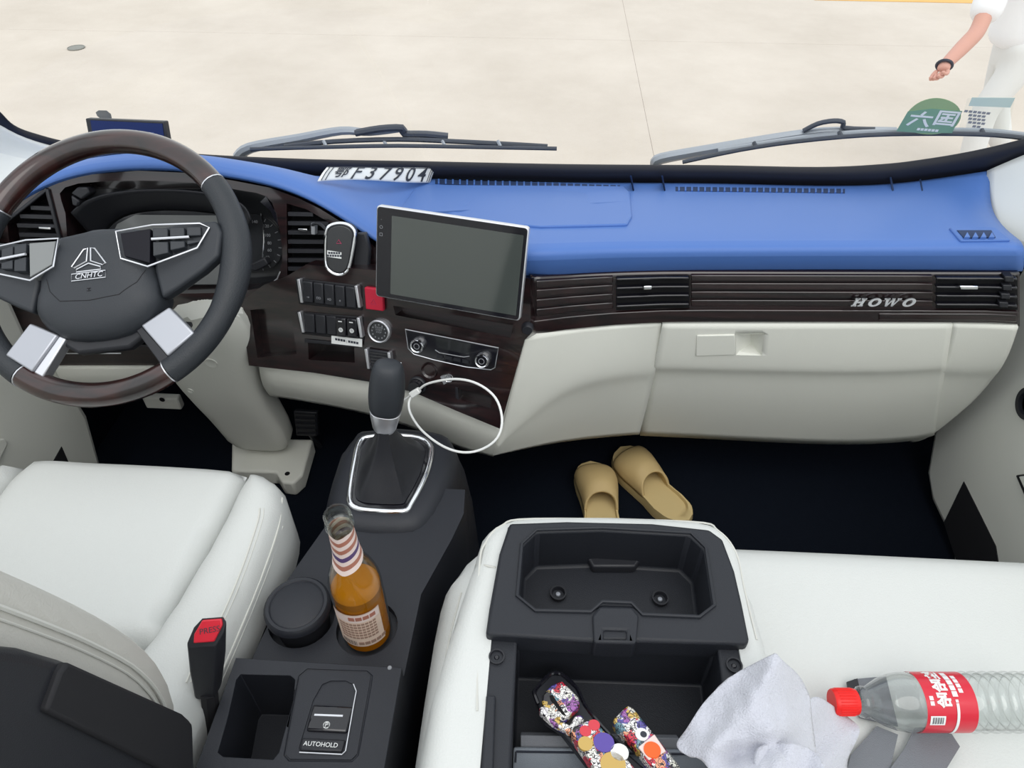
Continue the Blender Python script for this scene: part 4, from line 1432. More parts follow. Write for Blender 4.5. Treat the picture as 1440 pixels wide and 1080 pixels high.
def kring(t, w, d, off=V(), r=.42):
    c = lerp(kb, kt, t) + off
    return [c + sx_ * x * w + sy_ * y * d for x, y in rrect(0, 0, 1, 1, r, n=5)]


# soft boot
N = 24
br = []
for t, sc, wv in ((0, .86, 0), (.15, .74, .03), (.4, .48, .05), (.7, .28, .03), (1, .17, 0)):
    r = []
    for i in range(len(rgp)):
        p = rgp[i] + V((0, 0, .002))
        a = i / len(rgp) * 2 * math.pi
        c0 = lerp(rc, kb, t)
        q = (p - rc) * sc * (1 + wv * math.sin(a * 6)) + lerp(rc + V((0, 0, .002)), kb, t)
        r.append(q)
    br.append(r)
loft('boot', br, 'black', gl_)
tube('shaft', [lerp(rc, kb, .55), kb], .010, 'black', gl_)
loft('collar', [kring(-.06, .030, .026), kring(0.0, .037, .032), kring(.22, .047, .040), kring(.26, .048, .040)], 'satin', gl_, bevel=.001)
loft('knob', [kring(.24, .045, .042), kring(.30, .050, .048), kring(.5, .056, .055), kring(.75, .053, .054), kring(.92, .048, .046), kring(1.0, .040, .036), kring(1.03, .026, .022)], 'hub_black', gl_, sub=1)
tube('chrome_strip', [kring(t, w, d)[3] for t, w, d in ((.26, .048, .046), (.5, .058, .055), (.75, .055, .053), (.95, .048, .042))], .0013, 'chrome', gl_, sm=3, seg=6)

# round lid in the cup holder
lid = thing('ashtray_lid', (lid_c[0], lid_c[1], ZD - .03), 'round black lidded ashtray standing in the console cup holder', 'ashtray')
mL = Matrix.Translation(V((lid_c[0], lid_c[1], ZD - .03)))
lathe('cup', [(.036, 0), (.040, .05), (.041, .056)], mL, 'black', lid)
lathe('lid', [(.0, .066), (.034, .066), (.0365, .0645), (.038, .066), (.042, .066), (.0455, .062), (.046, .054), (.041, .052)], mL, 'console_black', lid, caps=False)

# ================================================================== DRINKS BOTTLE
bt = thing('glass_bottle', (bot_c[0], bot_c[1], ZD - .015), 'open clear glass bottle half full of amber drink in the cup holder', 'bottle')
mB = Matrix.Translation(V((bot_c[0], bot_c[1], ZD - .0145)))
prof = [(.030, 0), (.0345, .004), (.0345, .120), (.0335, .135), (.030, .150), (.024, .166), (.0185, .182), (.0162, .200), (.0148, .232), (.0146, .240), (.0175, .242), (.0175, .248), (.0155, .250), (.0155, .255), (.0166, .257), (.0164, .262), (.0155, .264)]
prof = [(r, z * 1.035) for r, z in prof]
ip = [(r - .002, z) for r, z in prof[::-1][:-2]] + [(.030, .006), (0, .006)]
lathe('glass', prof + ip, mB, 'bottle_glass', bt, caps=False, seg=40)
lathe('drink', [(.0, .0065), (.0318, .0065), (.0322, .110), (.0322, .124), (.0, .124)], mB, 'beer', bt, caps=False, seg=40)


def wrap(name, mtx, R, a0, a1, z0, z1, m, parent, n=24, jag=0):
    rows = []
    for k in range(3):
        z = lerp(z0, z1, k / 2)
        rows.append([])
        for i in range(n + 1):
            a = lerp(a0, a1, i / n)
            rr = R(z) if callable(R) else R
            rows[-1].append(mtx @ V((rr * math.cos(a), rr * math.sin(a), z)))
    return loft(name, rows, m, parent, caps=False, closed=False)


D2 = math.radians
lab = wrap('paper_label', mB, .0348, D2(-143), D2(-28), .026, .106, 'label_paper', bt)
wrap('label_band', mB, .0350, D2(-140), D2(-31), .088, .104, 'foil_cream', bt)
mat('label_ink', (.34, .22, .17), .6)


def cyl_text(s, size, mtx, R, ac, zc, m, parent, rot=0, bold=0, sx=1):
    def f(p):
        q = V((p.x, p.y)) if not rot else V((-p.y, p.x)) if rot > 0 else V((p.y, -p.x))
        a = ac + q.x / R
        return mtx @ V(((R + p.z) * math.cos(a), (R + p.z) * math.sin(a), zc + q.y))
    return text('label_text', s, size, None, m, parent, ext=.0002, bold=bold, sx=sx, bend=f)


cyl_text('■■■■', .0105, mB, .0352, D2(-70), .096, 'foil_rose', bt, bold=.0002)
for j in range(6):
    cyl_text('■■■■■■■■■■', .0058, mB, .0350, D2(-85), .082 - j * .0066, 'label_ink', bt)
for j in range(15):
    a = -130 + j * 2.4
    wrap('bar_code', mB, .0351, D2(a), D2(a + (.7 if j % 3 else 1.3)), .029, .040, 'print_dark', bt, n=1)
cyl_text('■■■■■', .009, mB, .0351, D2(-58), .034, 'label_ink', bt, bold=.0002)
neck = lambda z: .0007 + table([.1718, .1884, .207, .2401, .2484], [.024, .0185, .0162, .0148, .0146])(z)
for j in range(9):
    z0 = .177 + j * .0072
    mm = ('foil_cream', 'foil_rose', 'foil_cream', 'foil_violet', 'foil_cream', 'foil_rose')[j % 6]
    rowsA, rowsB, n = [], [], 40
    for i in range(n + 1):
        a = 2 * math.pi * i / n
        k = abs(((a - D2(-95) + math.pi) % (2 * math.pi)) - math.pi) / math.pi
        z = z0 + .022 * k
        z1 = min(z + .0074, .2475)
        z = min(z, .2470)
        rowsA.append(mB @ V((neck(z) * math.cos(a), neck(z) * math.sin(a), z)))
        rowsB.append(mB @ V((neck(z1) * math.cos(a), neck(z1) * math.sin(a), z1)))
    loft('neck_stripe', [rowsA, rowsB], mm, bt, caps=False, closed=False)

# ================================================================== CHARGER AND CABLE
ch = thing('charger_plug', tuple(PF.px(583, 547, .0)), 'black charger plugged into the socket under the climate panel', 'charger')
mC = PF.mat(*PF.uv(583, 546, .02))
lathe('barrel', [(.013, -.01), (.0135, .018), (.012, .022), (.0, .022)], mC, 'black_gloss', ch, caps=False)
lathe('collar', [(.014, .0), (.0165, .002), (.0165, .008), (.014, .010)], mC, 'black', ch, caps=False)
cb = thing('charging_cable', tuple(PF.px(640, 600, .05)), 'white charging cable hanging in a loop below the fascia', 'cable')
cp = [(588, 549, .045), (603, 539, .055), (640, 533, .07), (672, 540, .08), (697, 560, .085), (706, 590, .10), (699, 616, .115), (677, 632, .125), (650, 636, .13), (622, 627, .125), (594, 606, .105), (578, 583, .07), (575, 566, .05), (581, 555, .045)]
tube('cord', [PF.px(u, v, h) for u, v, h in cp], .0021, 'cable_white', cb, sm=5, seg=8)
tube('second_cord', [PF.px(580, 553, .045), PF.px(572, 560, .04), PF.px(560, 567, .03), PF.px(540, 580, .02)], .0017, 'cable_white', cb, sm=3, seg=8)
q0, q1 = PF.px(590, 548, .044), PF.px(578, 556, .044)
dq = (q1 - q0).normalized()
prism('connector', [q0 + PF.n.cross(dq) * .005, q1 + PF.n.cross(dq) * .006, q1 - PF.n.cross(dq) * .006, q0 - PF.n.cross(dq) * .005], PF.n, -.005, .005, 'cable_white', cb, bevel=.002)

# ================================================================== SLIPPERS


def slipper(label, toe, heel, mirror):
    t, h = at(*toe, z=.02), at(*heel, z=.02)
    t.z = h.z = 0
    d = (t - h).normalized()
    Lg = (t - h).length
    s = V((d.y, -d.x, 0))
    root = thing('slipper', tuple((t + h) / 2), label, 'slipper', 'pair of yellow slippers')
    half = table([0, .04, .12, .25, .4, .55, .7, .82, .92, .97, 1], [0, .022, .036, .040, .037, .041, .047, .047, .036, .022, 0])
    bend = lambda k: mirror * .010 * math.sin(k * math.pi)
    ks = [i / 28 for i in range(29)]
    out = [(k, half(k)) for k in ks] + [(k, -half(k)) for k in ks[-2:0:-1]]
    P = [h + d * (k * Lg) + s * (w + bend(k)) for k, w in out]
    ctr = sum(P, V()) / len(P)
    rim = [p + V((0, 0, .030)) for p in P]
    inn = [lerp(p, ctr + d * ((p - ctr).dot(d)) * .0, .10) + V((0, 0, .030)) for p in P]
    flo = [lerp(p, ctr, .14) + V((0, 0, .022)) for p in P]
    loft('sole', [[p + V((0, 0, .001)) for p in P], [lerp(p, ctr, -.02) + V((0, 0, .012)) for p in P], rim, inn, flo], 'slipper_sole', root, angle=60)
    rows = []
    m = 12
    for k in [.50 + .36 * i / 12 for i in range(13)]:
        r = []
        w = half(k)
        hh = .058 * (1 - max(0, (k - .62) / .36) ** 2 * .75) * (.80 + .2 * min(1, (k - .5) / .1))
        for j in range(m + 1):
            a = math.pi * j / m
            kk = k + .10 * (1 - math.sin(a)) * (-1) * (1 if k < .6 else max(0, 1 - (k - .6) / .1))
            ww = half(kk)
            r.append(h + d * (kk * Lg) + s * (math.cos(a) * ww * 1.04 + bend(kk)) + V((0, 0, .026 + math.sin(a) ** .8 * hh * .9)))
        rows.append(r)
    loft('upper', rows, 'slipper', root, caps=False, closed=False, solid=.006, sub=1)
    return root


slipper('yellow foam slipper standing straight, half hidden by the armrest', (830, 652), (846, 775), 1)
slipper('yellow foam slipper lying askew beside the straight one', (872, 632), (968, 735), -1)

# ================================================================== DRIVER SEAT
ds = thing('driver_seat', (-.65, .48, 0), 'white leather driver seat with stitched side bolsters', 'seat')
ZS = .40
zz = .43
W2 = lambda pix, z=zz: [tuple(at(u, v, z=z))[:2] for u, v in pix]
cen_o = [(-.838, .735), (-.74, .742), (-.60, .742), (-.49, .735), (-.478, .72), (-.480, .66), (-.488, .56), (-.50, .47), (-.51, .435), (-.82, .435), (-.84, .50), (-.848, .62)]
pillow('seat_panel', cen_o, ZS + .012, .024, .03, 'leather', ds, skirt=.06, step=.012)
pillow('seat_rear_panel', [(-.515, .432), (-.535, .36), (-.545, .25), (-.80, .25), (-.82, .432)], ZS + .010, .026, .03, 'leather', ds, skirt=.06, step=.014, sm=0)
rb_o = [(-.474, .728), (-.44, .728), (-.408, .705), (-.394, .665), (-.392, .60), (-.398, .50), (-.406, .42), (-.412, .33), (-.418, .25), (-.535, .25), (-.530, .36), (-.505, .44), (-.49, .53), (-.478, .64)]
bol = pillow('side_bolster', rb_o, ZS + .002, .044, .040, 'leather', ds, skirt=.10, step=.010)
lb_o = [(-.846, .728), (-.87, .725), (-.90, .70), (-.915, .65), (-.915, .25), (-.80, .25), (-.815, .36), (-.832, .44), (-.852, .55), (-.854, .64)]
pillow('side_bolster', lb_o, ZS + .002, .044, .035, 'leather', ds, skirt=.10, step=.012)
BO = bvh(bol)
for pts in ([(365, 715), (362, 735), (340, 800), (310, 870), (285, 905), (262, 960)], [(397, 700), (392, 740), (372, 800), (340, 880), (305, 960), (286, 1000)]):
    q = [hit(BO, u, v)[0] for u, v in pts]
    q = [p for p in q if p]
    if len(q) > 2:
        tube('stitch_seam', q, .0016, 'thread', ds, sm=5, seg=6)
        q2 = [p for p in (hit(BO, u + 6, v)[0] for u, v in pts) if p]
        tube('stitch_seam', q2, .0008, 'thread', ds, sm=5, seg=5) if len(q2) > 2 else None
box('seat_base', (-.655, .47, .17), (.46, .46, .34), 'black', ds, bevel=.02)
# backrest: side silhouette, given width
XB = -.395
bpx = [(262, 1012), (258, 985), (250, 955), (235, 925), (205, 893), (150, 858), (100, 832), (50, 808), (0, 785), (-60, 758), (-130, 730)]
fr_ = [at(u, v, x=XB) for u, v in bpx]
fprof = [(p.y, p.z) for p in fr_]
bk_prof = [(y - .125, z - .02) for y, z in fprof[::-1]]
rings = []
for (xo, sc) in ((.0, .80), (.010, .92), (.03, 1.0), (.07, 1.0), (.42, 1.0), (.46, 1.0), (.49, .9)):
    r = []
    full = fprof + bk_prof
    for i in range(len(fprof)):
        y, z = fprof[i]
        r.append(V((XB - xo, y - .05 + .05 * sc - (.018 if .05 < xo < .44 else 0), z)))
    for i in range(len(bk_prof)):
        y, z = bk_prof[i]
        r.append(V((XB - xo, y + .05 - .05 * sc, z)))
    rings.append(r)
back_ = loft('backrest', rings, 'leather_beige', ds, sub=1)
for off, rr in ((.032, .0022), (.040, .0012)):
    tube('backrest_piping', [V((XB + .001 - off * .05, y - off, z)) for y, z in fprof[1:]], rr, 'thread', ds, sm=3, seg=6)
# black hard shell behind the backrest
XS = -.372
sp = [at(u, v, x=XS) for u, v in ((-40, 898), (0, 908), (40, 912), (97, 929), (180, 968), (262, 1003), (275, 1014), (277, 1090), (270, 1150), (-60, 1150))]
shl = prism('seat_shell', sp, V((-1, 0, 0)), 0, .50, 'black', ds, bevel=.010, seg=3)
PXs = Plane((XS, 0, 0), (0, 1, 0), (0, 0, 1))
plate('shell_cover', PXs, [(97, 931), (258, 1004), (270, 1018), (272, 1085), (235, 1085), (66, 1000), (86, 945)], -.004, .006, 'black_matte', shl, bevel=.003)

bu = thing('belt_buckle', tuple(at(292, 985, z=.40)), 'seat belt buckle with red release button beside the driver seat', 'belt buckle')
bA, bB = at(291, 888, d=.835), at(294, 972, d=.885)
ax = (bA - bB).normalized()
top_px = ((283, 868), (312, 868), (318, 876), (314, 892), (304, 910), (266, 910), (264, 902), (272, 880))
PBk = Plane(bA, (1, .10, 0), (0, .75, .66))
tp = [PBk.px(u, v) for u, v in top_px]
tc_ = sum(tp, V()) / len(tp)
dn = bB - bA
loft('housing', [[bB + (p - tc_) * .55 for p in tp], [bB + (p - tc_) * .74 - dn * .08 for p in tp], [lerp(p, p + dn, .45) + (tc_ - p) * .06 for p in tp], tp], 'black', bu, bevel=.003, seg=3)
rbp = [PBk.px(u, v) for u, v in ((284, 871), (311, 871), (313, 880), (303, 903), (274, 903), (274, 890))]
rbt = prism('release_button', rbp, PBk.n, -.008, .0028, 'red_plastic', bu, bevel=.0015)
text('press_text', 'PRESS', .0095, PBk.mat(*PBk.uv(296, 886), .0031, rot=.15), 'print_dark', rbt, ext=.0001)
tube('stem', [bB, bB + (bB - bA) * .6, at(285, 1085, z=.30)], .011, 'black_matte', bu, sm=3)

# ================================================================== PASSENGER BENCH
bn = thing('passenger_bench', (.37, .4, 0), 'wide white leather passenger bench cushion', 'bench seat')
bn_o = [(-.105, .605), (-.085, .628), (-.05, .638), (.1, .645), (.3, .652), (.6, .656), (.80, .655), (.835, .645), (.852, .61), (.855, .40), (.855, .10), (.855, -.03), (.84, -.05), (-.115, -.05), (-.13, -.03), (-.135, .10), (-.138, .40), (-.135, .53), (-.125, .575)]
cush = pillow('cushion', bn_o, .375, .055, .05, 'leather', bn, step=.016, skirt=.12, hf=lambda x, y, d: .004 * math.sin(x * 7) * min(1, d / .1))
CU = bvh(cush)
for pts in ([(649, 834), (634, 890), (622, 960), (610, 1040), (604, 1090)],):
    q = [p for p in (hit(CU, u, v)[0] for u, v in pts) if p]
    if len(q) > 2: tube('stitch_seam', [p + V((0, 0, .0006)) for p in q], .0014, 'thread', bn, sm=5, seg=6)
box('bench_base', (.365, .28, .125), (.94, .62, .25), 'black_matte', bn, bevel=.015)

# ================================================================== FOLD-DOWN ARMREST WITH TRAY
ar = thing('armrest', (.09, .35, .43), 'fold-down armrest with black moulded tray on the middle seat', 'armrest')
ZA = .562
am_o = [tuple(at(u, v, z=ZA - .015))[:2] for u, v in ((664, 785), (676, 752), (700, 732), (745, 723), (860, 722), (975, 728), (1016, 741), (1042, 770), (1053, 800), (1072, 875))]
a_l, a_r = am_o[0], am_o[-1]
am_o = am_o + [(.274, .33), (.278, .16), (.272, .12), (-.108, .12), (-.114, .16), (-.110, .33)]
well = [tuple(at(u, v, z=ZA))[:2] for u, v in ((712, 748), (1008, 760), (1022, 800), (1046, 920), (1070, 1080))] + [(.21, .13), (-.055, .13)] + [tuple(at(u, v, z=ZA))[:2] for u, v in ((668, 1070), (690, 890))]


_wx = sum(a for a, b in well) / len(well)
well = [(_wx + (a - _wx) * .955, b + .004) for a, b in well]


def in_well(x, y):
    c, j = False, len(well) - 1
    for i in range(len(well)):
        a, b = well[i], well[j]
        if (a[1] > y) != (b[1] > y) and x < (b[0] - a[0]) * (y - a[1]) / (b[1] - a[1]) + a[0]: c = not c
        j = i
    return c


arb = pillow('padding', am_o, ZA - .045, .045, .03, 'leather', ar, step=.008, skirt=.07, hf=lambda x, y, d: -.105 if in_well(x, y) else 0)
AB = bvh(arb)
for pts in ([(669, 794), (682, 795), (697, 798)], [(1058, 812), (1046, 811), (1032, 809)]):
    q = [p for p in (hit(AB, u, v)[0] for u, v in pts) if p]
    if len(q) > 1: tube('stitch_seam', q, .0012, 'thread', ar, sm=3, seg=5)
q = [p for p in (hit(AB, u, v)[0] for u, v in ((671, 1000), (674, 800), (684, 762), (705, 740), (750, 730), (860, 728), (970, 734), (1010, 747), (1035, 778), (1047, 830), (1064, 900))) if p]
tube('top_piping', [p + V((0, 0, .0005)) for p in q], .0013, 'thread', ar, sm=5, seg=5)
PA = PZ(ZA + .012)
zo = lambda x, y: (600 + x * .3519, 700 + y * .3519)
tray_o = [PA.uv(*zo(x, y)) for x, y in ((330, 100), (560, 92), (900, 100), (1130, 125), (1185, 165), (1232, 290), (1262, 420), (1290, 560), (1285, 585), (860, 572), (670, 572), (235, 545), (250, 440), (290, 220))]
hole_o = [PA.uv(*zo(x, y)) for x, y in ((440, 138), (700, 130), (1050, 150), (1108, 205), (1140, 428), (1088, 466), (866, 458), (822, 428), (700, 424), (652, 446), (436, 440), (372, 388), (388, 190))]
tray = holed('cup_tray', PA, tray_o, [(hole_o, .075)], .03, 'tray_black', ar, bevel=.004, seg=2)
rim_ = [PA.px(*zo(x, y), .001) for x, y in ((440, 128), (700, 120), (1054, 140), (1116, 200), (1150, 430), (1090, 476), (862, 466), (818, 420), (702, 415), (656, 455), (434, 450), (362, 392), (380, 184))]
tube('tray_rim', rim_, .0022, 'tray_black', tray, closed=True, seg=8)
PAf = PZ(ZA + .012 - .0745)
inr = [PAf.px(*zo(x, y)) for x, y in ((400, 290), (640, 300), (780, 310), (1060, 320), (1080, 450), (420, 420))]
for x, y in ((525, 388), (932, 408)):
    cxy = PAf.uv(*zo(x, y))
    m_ = PAf.mat(*cxy, .0)
    w_ = lathe('screw_cup', [(.010, .0), (.0105, .006), (.0085, .006), (.0075, .001)], m_, 'black', tray, caps=False, seg=20)
    lathe('screw', [(0, .003), (.0025, .0028), (.0032, .002), (.0032, 0)], m_, 'wiper_light', tray, caps=False, seg=12)
lplate('tray_step', PAf, [PAf.uv(*zo(x, y)) for x, y in ((400, 280), (470, 262), (640, 262), (660, 300), (830, 300), (850, 270), (1040, 290), (1066, 320), (1075, 250), (1020, 190), (440, 170), (395, 220))], 0, .014, 'black', tray, bevel=.003)
# latch in the middle of the front bar
lt1 = [PA.uv(*zo(x, y), .004) for x, y in ((690, 432), (820, 434), (848, 468), (838, 582), (668, 578), (662, 466))]
lth = [PA.uv(*zo(x, y), .004) for x, y in ((706, 526), (800, 528), (798, 566), (708, 564))]
lat = holed('latch', PA, lt1, [(lth, .03)], .03, 'tray_black', ar, h=.004, bevel=.003)
# lower bin
PA2 = PZ(ZA - .002)
bin_o = [PA2.uv(*zo(x, y)) for x, y in ((236, 535), (1290, 575), (1325, 690), (1400, 1080), (1440, 1300), (120, 1300), (165, 1080), (200, 780))]
bin_i = [PA2.uv(*zo(x, y)) for x, y in ((362, 560), (1162, 590), (1178, 720), (1230, 1080), (1250, 1240), (320, 1240), (335, 1080), (350, 800))]
bn2 = holed('storage_bin', PA2, bin_o, [(bin_i, .095)], .03, 'tray_black', ar, bevel=.003)
for x, y in ((280, 638), (1228, 672)):
    lathe('screw_cup', [(.0085, .0), (.0088, .003), (.0072, .003), (.0066, .0004)], PA2.mat(*PA2.uv(*zo(x, y))), 'black', bn2, caps=False, seg=20)
    lathe('screw', [(0, .001), (.002, .001), (.003, 0)], PA2.mat(*PA2.uv(*zo(x, y))), 'black_gloss', bn2, caps=False, seg=10)
lplate('bin_rail', PA2, [PA2.uv(*zo(x, y)) for x, y in ((238, 795), (276, 797), (262, 1200), (215, 1200))], 0, .005, 'tray_black', bn2, bevel=.002)
for j in range(3):
    v = 822 + j * 17
    lplate('rail_notch', PA2, [PA2.uv(*zo(x, y)) for x, y in ((203, v), (238, v - 4), (238, v + 4), (203, v + 8))], 0, .0012, 'void', bn2)

# ---- things lying in the bin and on the bench
zb = ZA - .002 - .095
wal = thing('notebook', tuple(at(830, 1060, z=zb + .03)), 'grey woven-cover notebook standing at the back of the armrest bin', 'notebook')
Pn = Plane(at(850, 1050, z=.505), (1, 0, 0), (0, .8, .6))
plate('cover', Pn, [(722, 1052), (1010, 1056), (1030, 1150), (718, 1150)], -.006, 0, 'grey_fabric', wal, bevel=.002)
plate('page_block', Pn, [(732, 1034), (955, 1038), (960, 1060), (732, 1058)], -.02, -.007, 'webbing', wal, bevel=.001)
tube('cover_seam', [Pn.px(u, v, .0006) for u, v in ((726, 1057), (860, 1059), (1005, 1061))], .0012, 'print_dark', wal, seg=5)
tube('cover_seam', [Pn.px(u, v, .0006) for u, v in ((726, 1057), (725, 1072))], .0012, 'print_dark', wal, seg=5)

# two patterned pieces
Pk = Plane(at(840, 1010, z=.535), (1, 0, 0), (0, .94, -.22))
Pk = Plane(at(840, 1010, z=.54), (1, 0, 0), (0, 1, -.18))
g1 = thing('patterned_clip', tuple(at(800, 1000, z=.48)), 'graphic-print hooked clip with colourful pattern in a black holder', 'clip')
zg = lambda x, y: (740 + x * .15278, 940 + y * .15278)
hol = [zg(x, y) for x, y in ((70, 230), (90, 180), (225, 45), (330, 50), (470, 180), (540, 330), (700, 540), (900, 740), (1150, 960), (1000, 1100), (560, 1100), (640, 980), (420, 700), (310, 560), (170, 470), (110, 330))]
plate('black_holder', Pk, hol, -.022, -.010, 'black', g1, bevel=.003)
tube('holder_rim', [Pk.px(u, v, -.010) for u, v in [zg(x, y) for x, y in ((110, 330), (75, 230), (95, 180), (225, 50), (330, 55), (470, 185), (540, 335), (700, 540), (900, 745))]], .0022, 'black_gloss', g1, sm=3, seg=6)
hk = [zg(x, y) for x, y in ((150, 240), (230, 150), (330, 110), (420, 200), (480, 260), (495, 330), (390, 430), (330, 470), (250, 430), (180, 370), (145, 300))]
plate('hook', Pk, hk, -.010, .002, 'graffiti', g1, bevel=.002)
plate('hook_gap', Pk, [zg(x, y) for x, y in ((215, 250), (240, 240), (345, 400), (370, 440), (330, 420), (225, 290))], .002, .0026, 'void', g1)
plate('tongue', Pk, [zg(x, y) for x, y in ((115, 360), (150, 340), (300, 460), (400, 520), (450, 430), (500, 420), (540, 460), (430, 570), (400, 585), (240, 500), (130, 400))], -.010, .0, 'graffiti', g1, bevel=.002)
bdy = plate('body', Pk, [zg(x, y) for x, y in ((415, 590), (430, 530), (600, 455), (640, 470), (880, 770), (1080, 1000), (1150, 1130), (760, 1130), (560, 800))], -.010, .008, 'graffiti', g1, bevel=.003, seg=3)
mat('paint_red', (.62, .03, .05), .3, coat=.6)
mat('paint_violet', (.09, .05, .33), .3, coat=.6)
mat('paint_ochre', (.55, .36, .09), .3, coat=.6)
for (x, y, r, mm) in ((545, 575, .0060, 'paint_red'), (625, 520, .0060, 'paint_red'), (715, 680, .0105, 'paint_violet'), (800, 880, .0125, 'paint_ochre'), (860, 770, .0090, 'white'), (545, 690, .0075, 'paint_ochre')):
    cxy = Pk.uv(*zg(x, y), .0085)
    lplate('printed_dot', Pk, circ(cxy[0], cxy[1], r, 18), .006, .0087, mm, bdy)
g2 = thing('patterned_tube', tuple(at(910, 1040, z=.48)), 'short graphic-print tube with an orange dot beside the hooked clip', 'tube')
tb = plate('body', Pk, [zg(x, y) for x, y in ((790, 465), (940, 320), (985, 350), (1300, 740), (1440, 920), (1330, 1000), (1120, 860), (1040, 740), (900, 600))], -.012, .006, 'graffiti', g2, bevel=.004, seg=3)
plate('clear_window', Pk, [zg(x, y) for x, y in ((1180, 600), (1290, 760), (1130, 840), (1030, 720))], .004, .0068, 'foil_cream', g2, bevel=.001)
cxy = Pk.uv(*zg(1160, 745), .008)
mat('orange_dot', (.90, .13, .02), .45)
lplate('orange_dot', Pk, circ(cxy[0], cxy[1], .0085, 20), .006, .0078, 'orange_dot', g2)
cxy = Pk.uv(*zg(1065, 605), .007)
lplate('printed_eye', Pk, circ(cxy[0], cxy[1], .0068, 18), .005, .0072, 'white', g2)
cxy = Pk.uv(*zg(1080, 605), .0075)
lplate('printed_pupil', Pk, circ(cxy[0], cxy[1], .0034, 14), .0065, .0076, 'print_dark', g2)
bar('white_stick', Pk, zg(1290, 760), zg(1440, 980), .006, 0, .007, 'clear_plastic', g2)

# belt webbing on the bench
ws = thing('belt_strap', tuple(at(1290, 1050, z=.436)), 'grey seat belt webbing folded under the water bottle', 'seat belt')


def strap(name, pix, z0, m='webbing'):
    P = [at(u, v, z=z) for (u, v, z) in pix]
    return prism(name, P, V((0, 0, 1)), 0, .0022, m, ws)


strap('webbing', [(1232, 1022, .437), (1262, 1034, .437), (1252, 1078, .437), (1240, 1120, .437), (1180, 1120, .437), (1196, 1062, .437)], 0)
strap('webbing', [(1285, 1025, .4395), (1330, 1022, .4395), (1349, 1051, .4395), (1322, 1095, .4395), (1230, 1130, .4395), (1252, 1080, .4395), (1272, 1052, .4395)], 0)
strap('webbing', [(1200, 956, .437), (1245, 952, .437), (1262, 1022, .437), (1208, 1010, .437)], 0)
strap('buckle_tongue', [(1190, 960, .4395), (1205, 955, .4395), (1212, 985, .4395), (1195, 990, .4395)], 0, 'black')

# ---- water bottle lying on the bench
wbt = thing('water_bottle', tuple(at(1300, 985, z=.436)), 'water bottle with red cap and red label lying on the bench', 'bottle')
ca, cb_ = at(1172, 987, z=.468), at(1445, 987, z=.468)
axw = (cb_ - ca).normalized()
side = V((0, 0, 1)).cross(axw).normalized()
mW = Matrix((side, axw.cross(side), axw)).transposed().to_4x4()
mW = Matrix((V((0, 0, 1)).cross(axw).normalized() * -1, V((0, 0, 1)), axw)).transposed().to_4x4()
if mW.determinant() < 0: mW = Matrix((V((0, 0, 1)).cross(axw).normalized(), V((0, 0, 1)), axw)).transposed().to_4x4()
mW.translation = ca
lathe('cap', [(0, -.002), (.0135, -.002), (.0148, .0), (.0148, .024), (.0142, .026)], mW, 'red_cap', wbt, caps=False, seg=40)
for j in range(28):
    a = 2 * math.pi * j / 28
    tube('cap_ridge', [mW @ V((.0148 * math.cos(a), .0148 * math.sin(a), z)) for z in (.003, .022)], .0007, 'red_cap', wbt, seg=4)
R0 = .0325
pp = [(.0125, .026), (.0165, .030), (.0175, .033), (.0175, .036), (.016, .038), (.020, .045), (.026, .056), (.0305, .068), (R0, .080), (R0, .090), (R0 - .001, .092), (R0 - .001, .148), (R0, .150)]
z = .152
for j in range(7):
    pp += [(R0, z), (R0 + .0012, z + .004), (R0, z + .008), (R0 - .0036, z + .0105)]
    z += .0125
pp += [(R0, z), (R0, z + .006), (R0 - .006, z + .012), (.018, z + .010), (0, z + .006)]
lathe('shell', pp, mW, 'pet', wbt, caps=False, seg=48)
lathe('water', [(0, .040), (.015, .041), (.024, .056), (.0290, .069), (.0308, .082), (.0308, .150), (.0305, z), (.024, z + .008), (0, z + .006)], mW, 'clear_plastic', wbt, caps=False, seg=48)
Rl = R0 + .0004
_vd = 1 if (mW.to_3x3() @ V((1, 0, 0))).dot(V((0, -1, 0))) < 0 else -1
lbw = loft('label', [[mW @ V((Rl * math.cos(a), Rl * math.sin(a), zq)) for a in [math.pi / 2 + _vd * math.radians(lerp(-75, 125, i / 40)) for i in range(41)]] for zq in (.091, .12, .1485)], 'red_label', wbt, caps=False, closed=False)
wa0 = math.pi / 2


def wtext(s, size, ac, zc, rot, bold=0, m='print_white'):
    R = Rl + .0004

    def f(p):
        # letters stand with their tops toward the cap
        a = ac + p.x / R
        return mW @ V(((R + p.z) * math.cos(a), (R + p.z) * math.sin(a), zc - p.y))
    o = text('label_text', s, size, None, m, lbw, ext=.0002, bold=bold, bend=f)
    return o


# which way round runs toward the viewer
vdir = 1 if (mW.to_3x3() @ V((1, 0, 0))).dot(V((0, -1, 0))) < 0 else -1
av = math.pi / 2 + vdir * .35
AV = lambda d: math.pi / 2 + vdir * math.radians(d)
wtext('娃哈哈', .0165, AV(-8), .1125, 0, .0006)
wtext('■■■■■', .0075, AV(-14), .126, 0, .0002)
wtext('■■■■', .0065, AV(-12), .134, 0)
wtext('■■', .006, AV(22), .098, 0)
bc0 = AV(62)


def wpatch(name, a0, a1, z0, z1, off, m):
    rows = [[mW @ V(((Rl + off) * math.cos(a), (Rl + off) * math.sin(a), zz_)) for a in [lerp(a0, a1, i / 6) for i in range(7)]] for zz_ in (z0, z1)]
    return loft(name, rows, m, lbw, caps=False, closed=False)


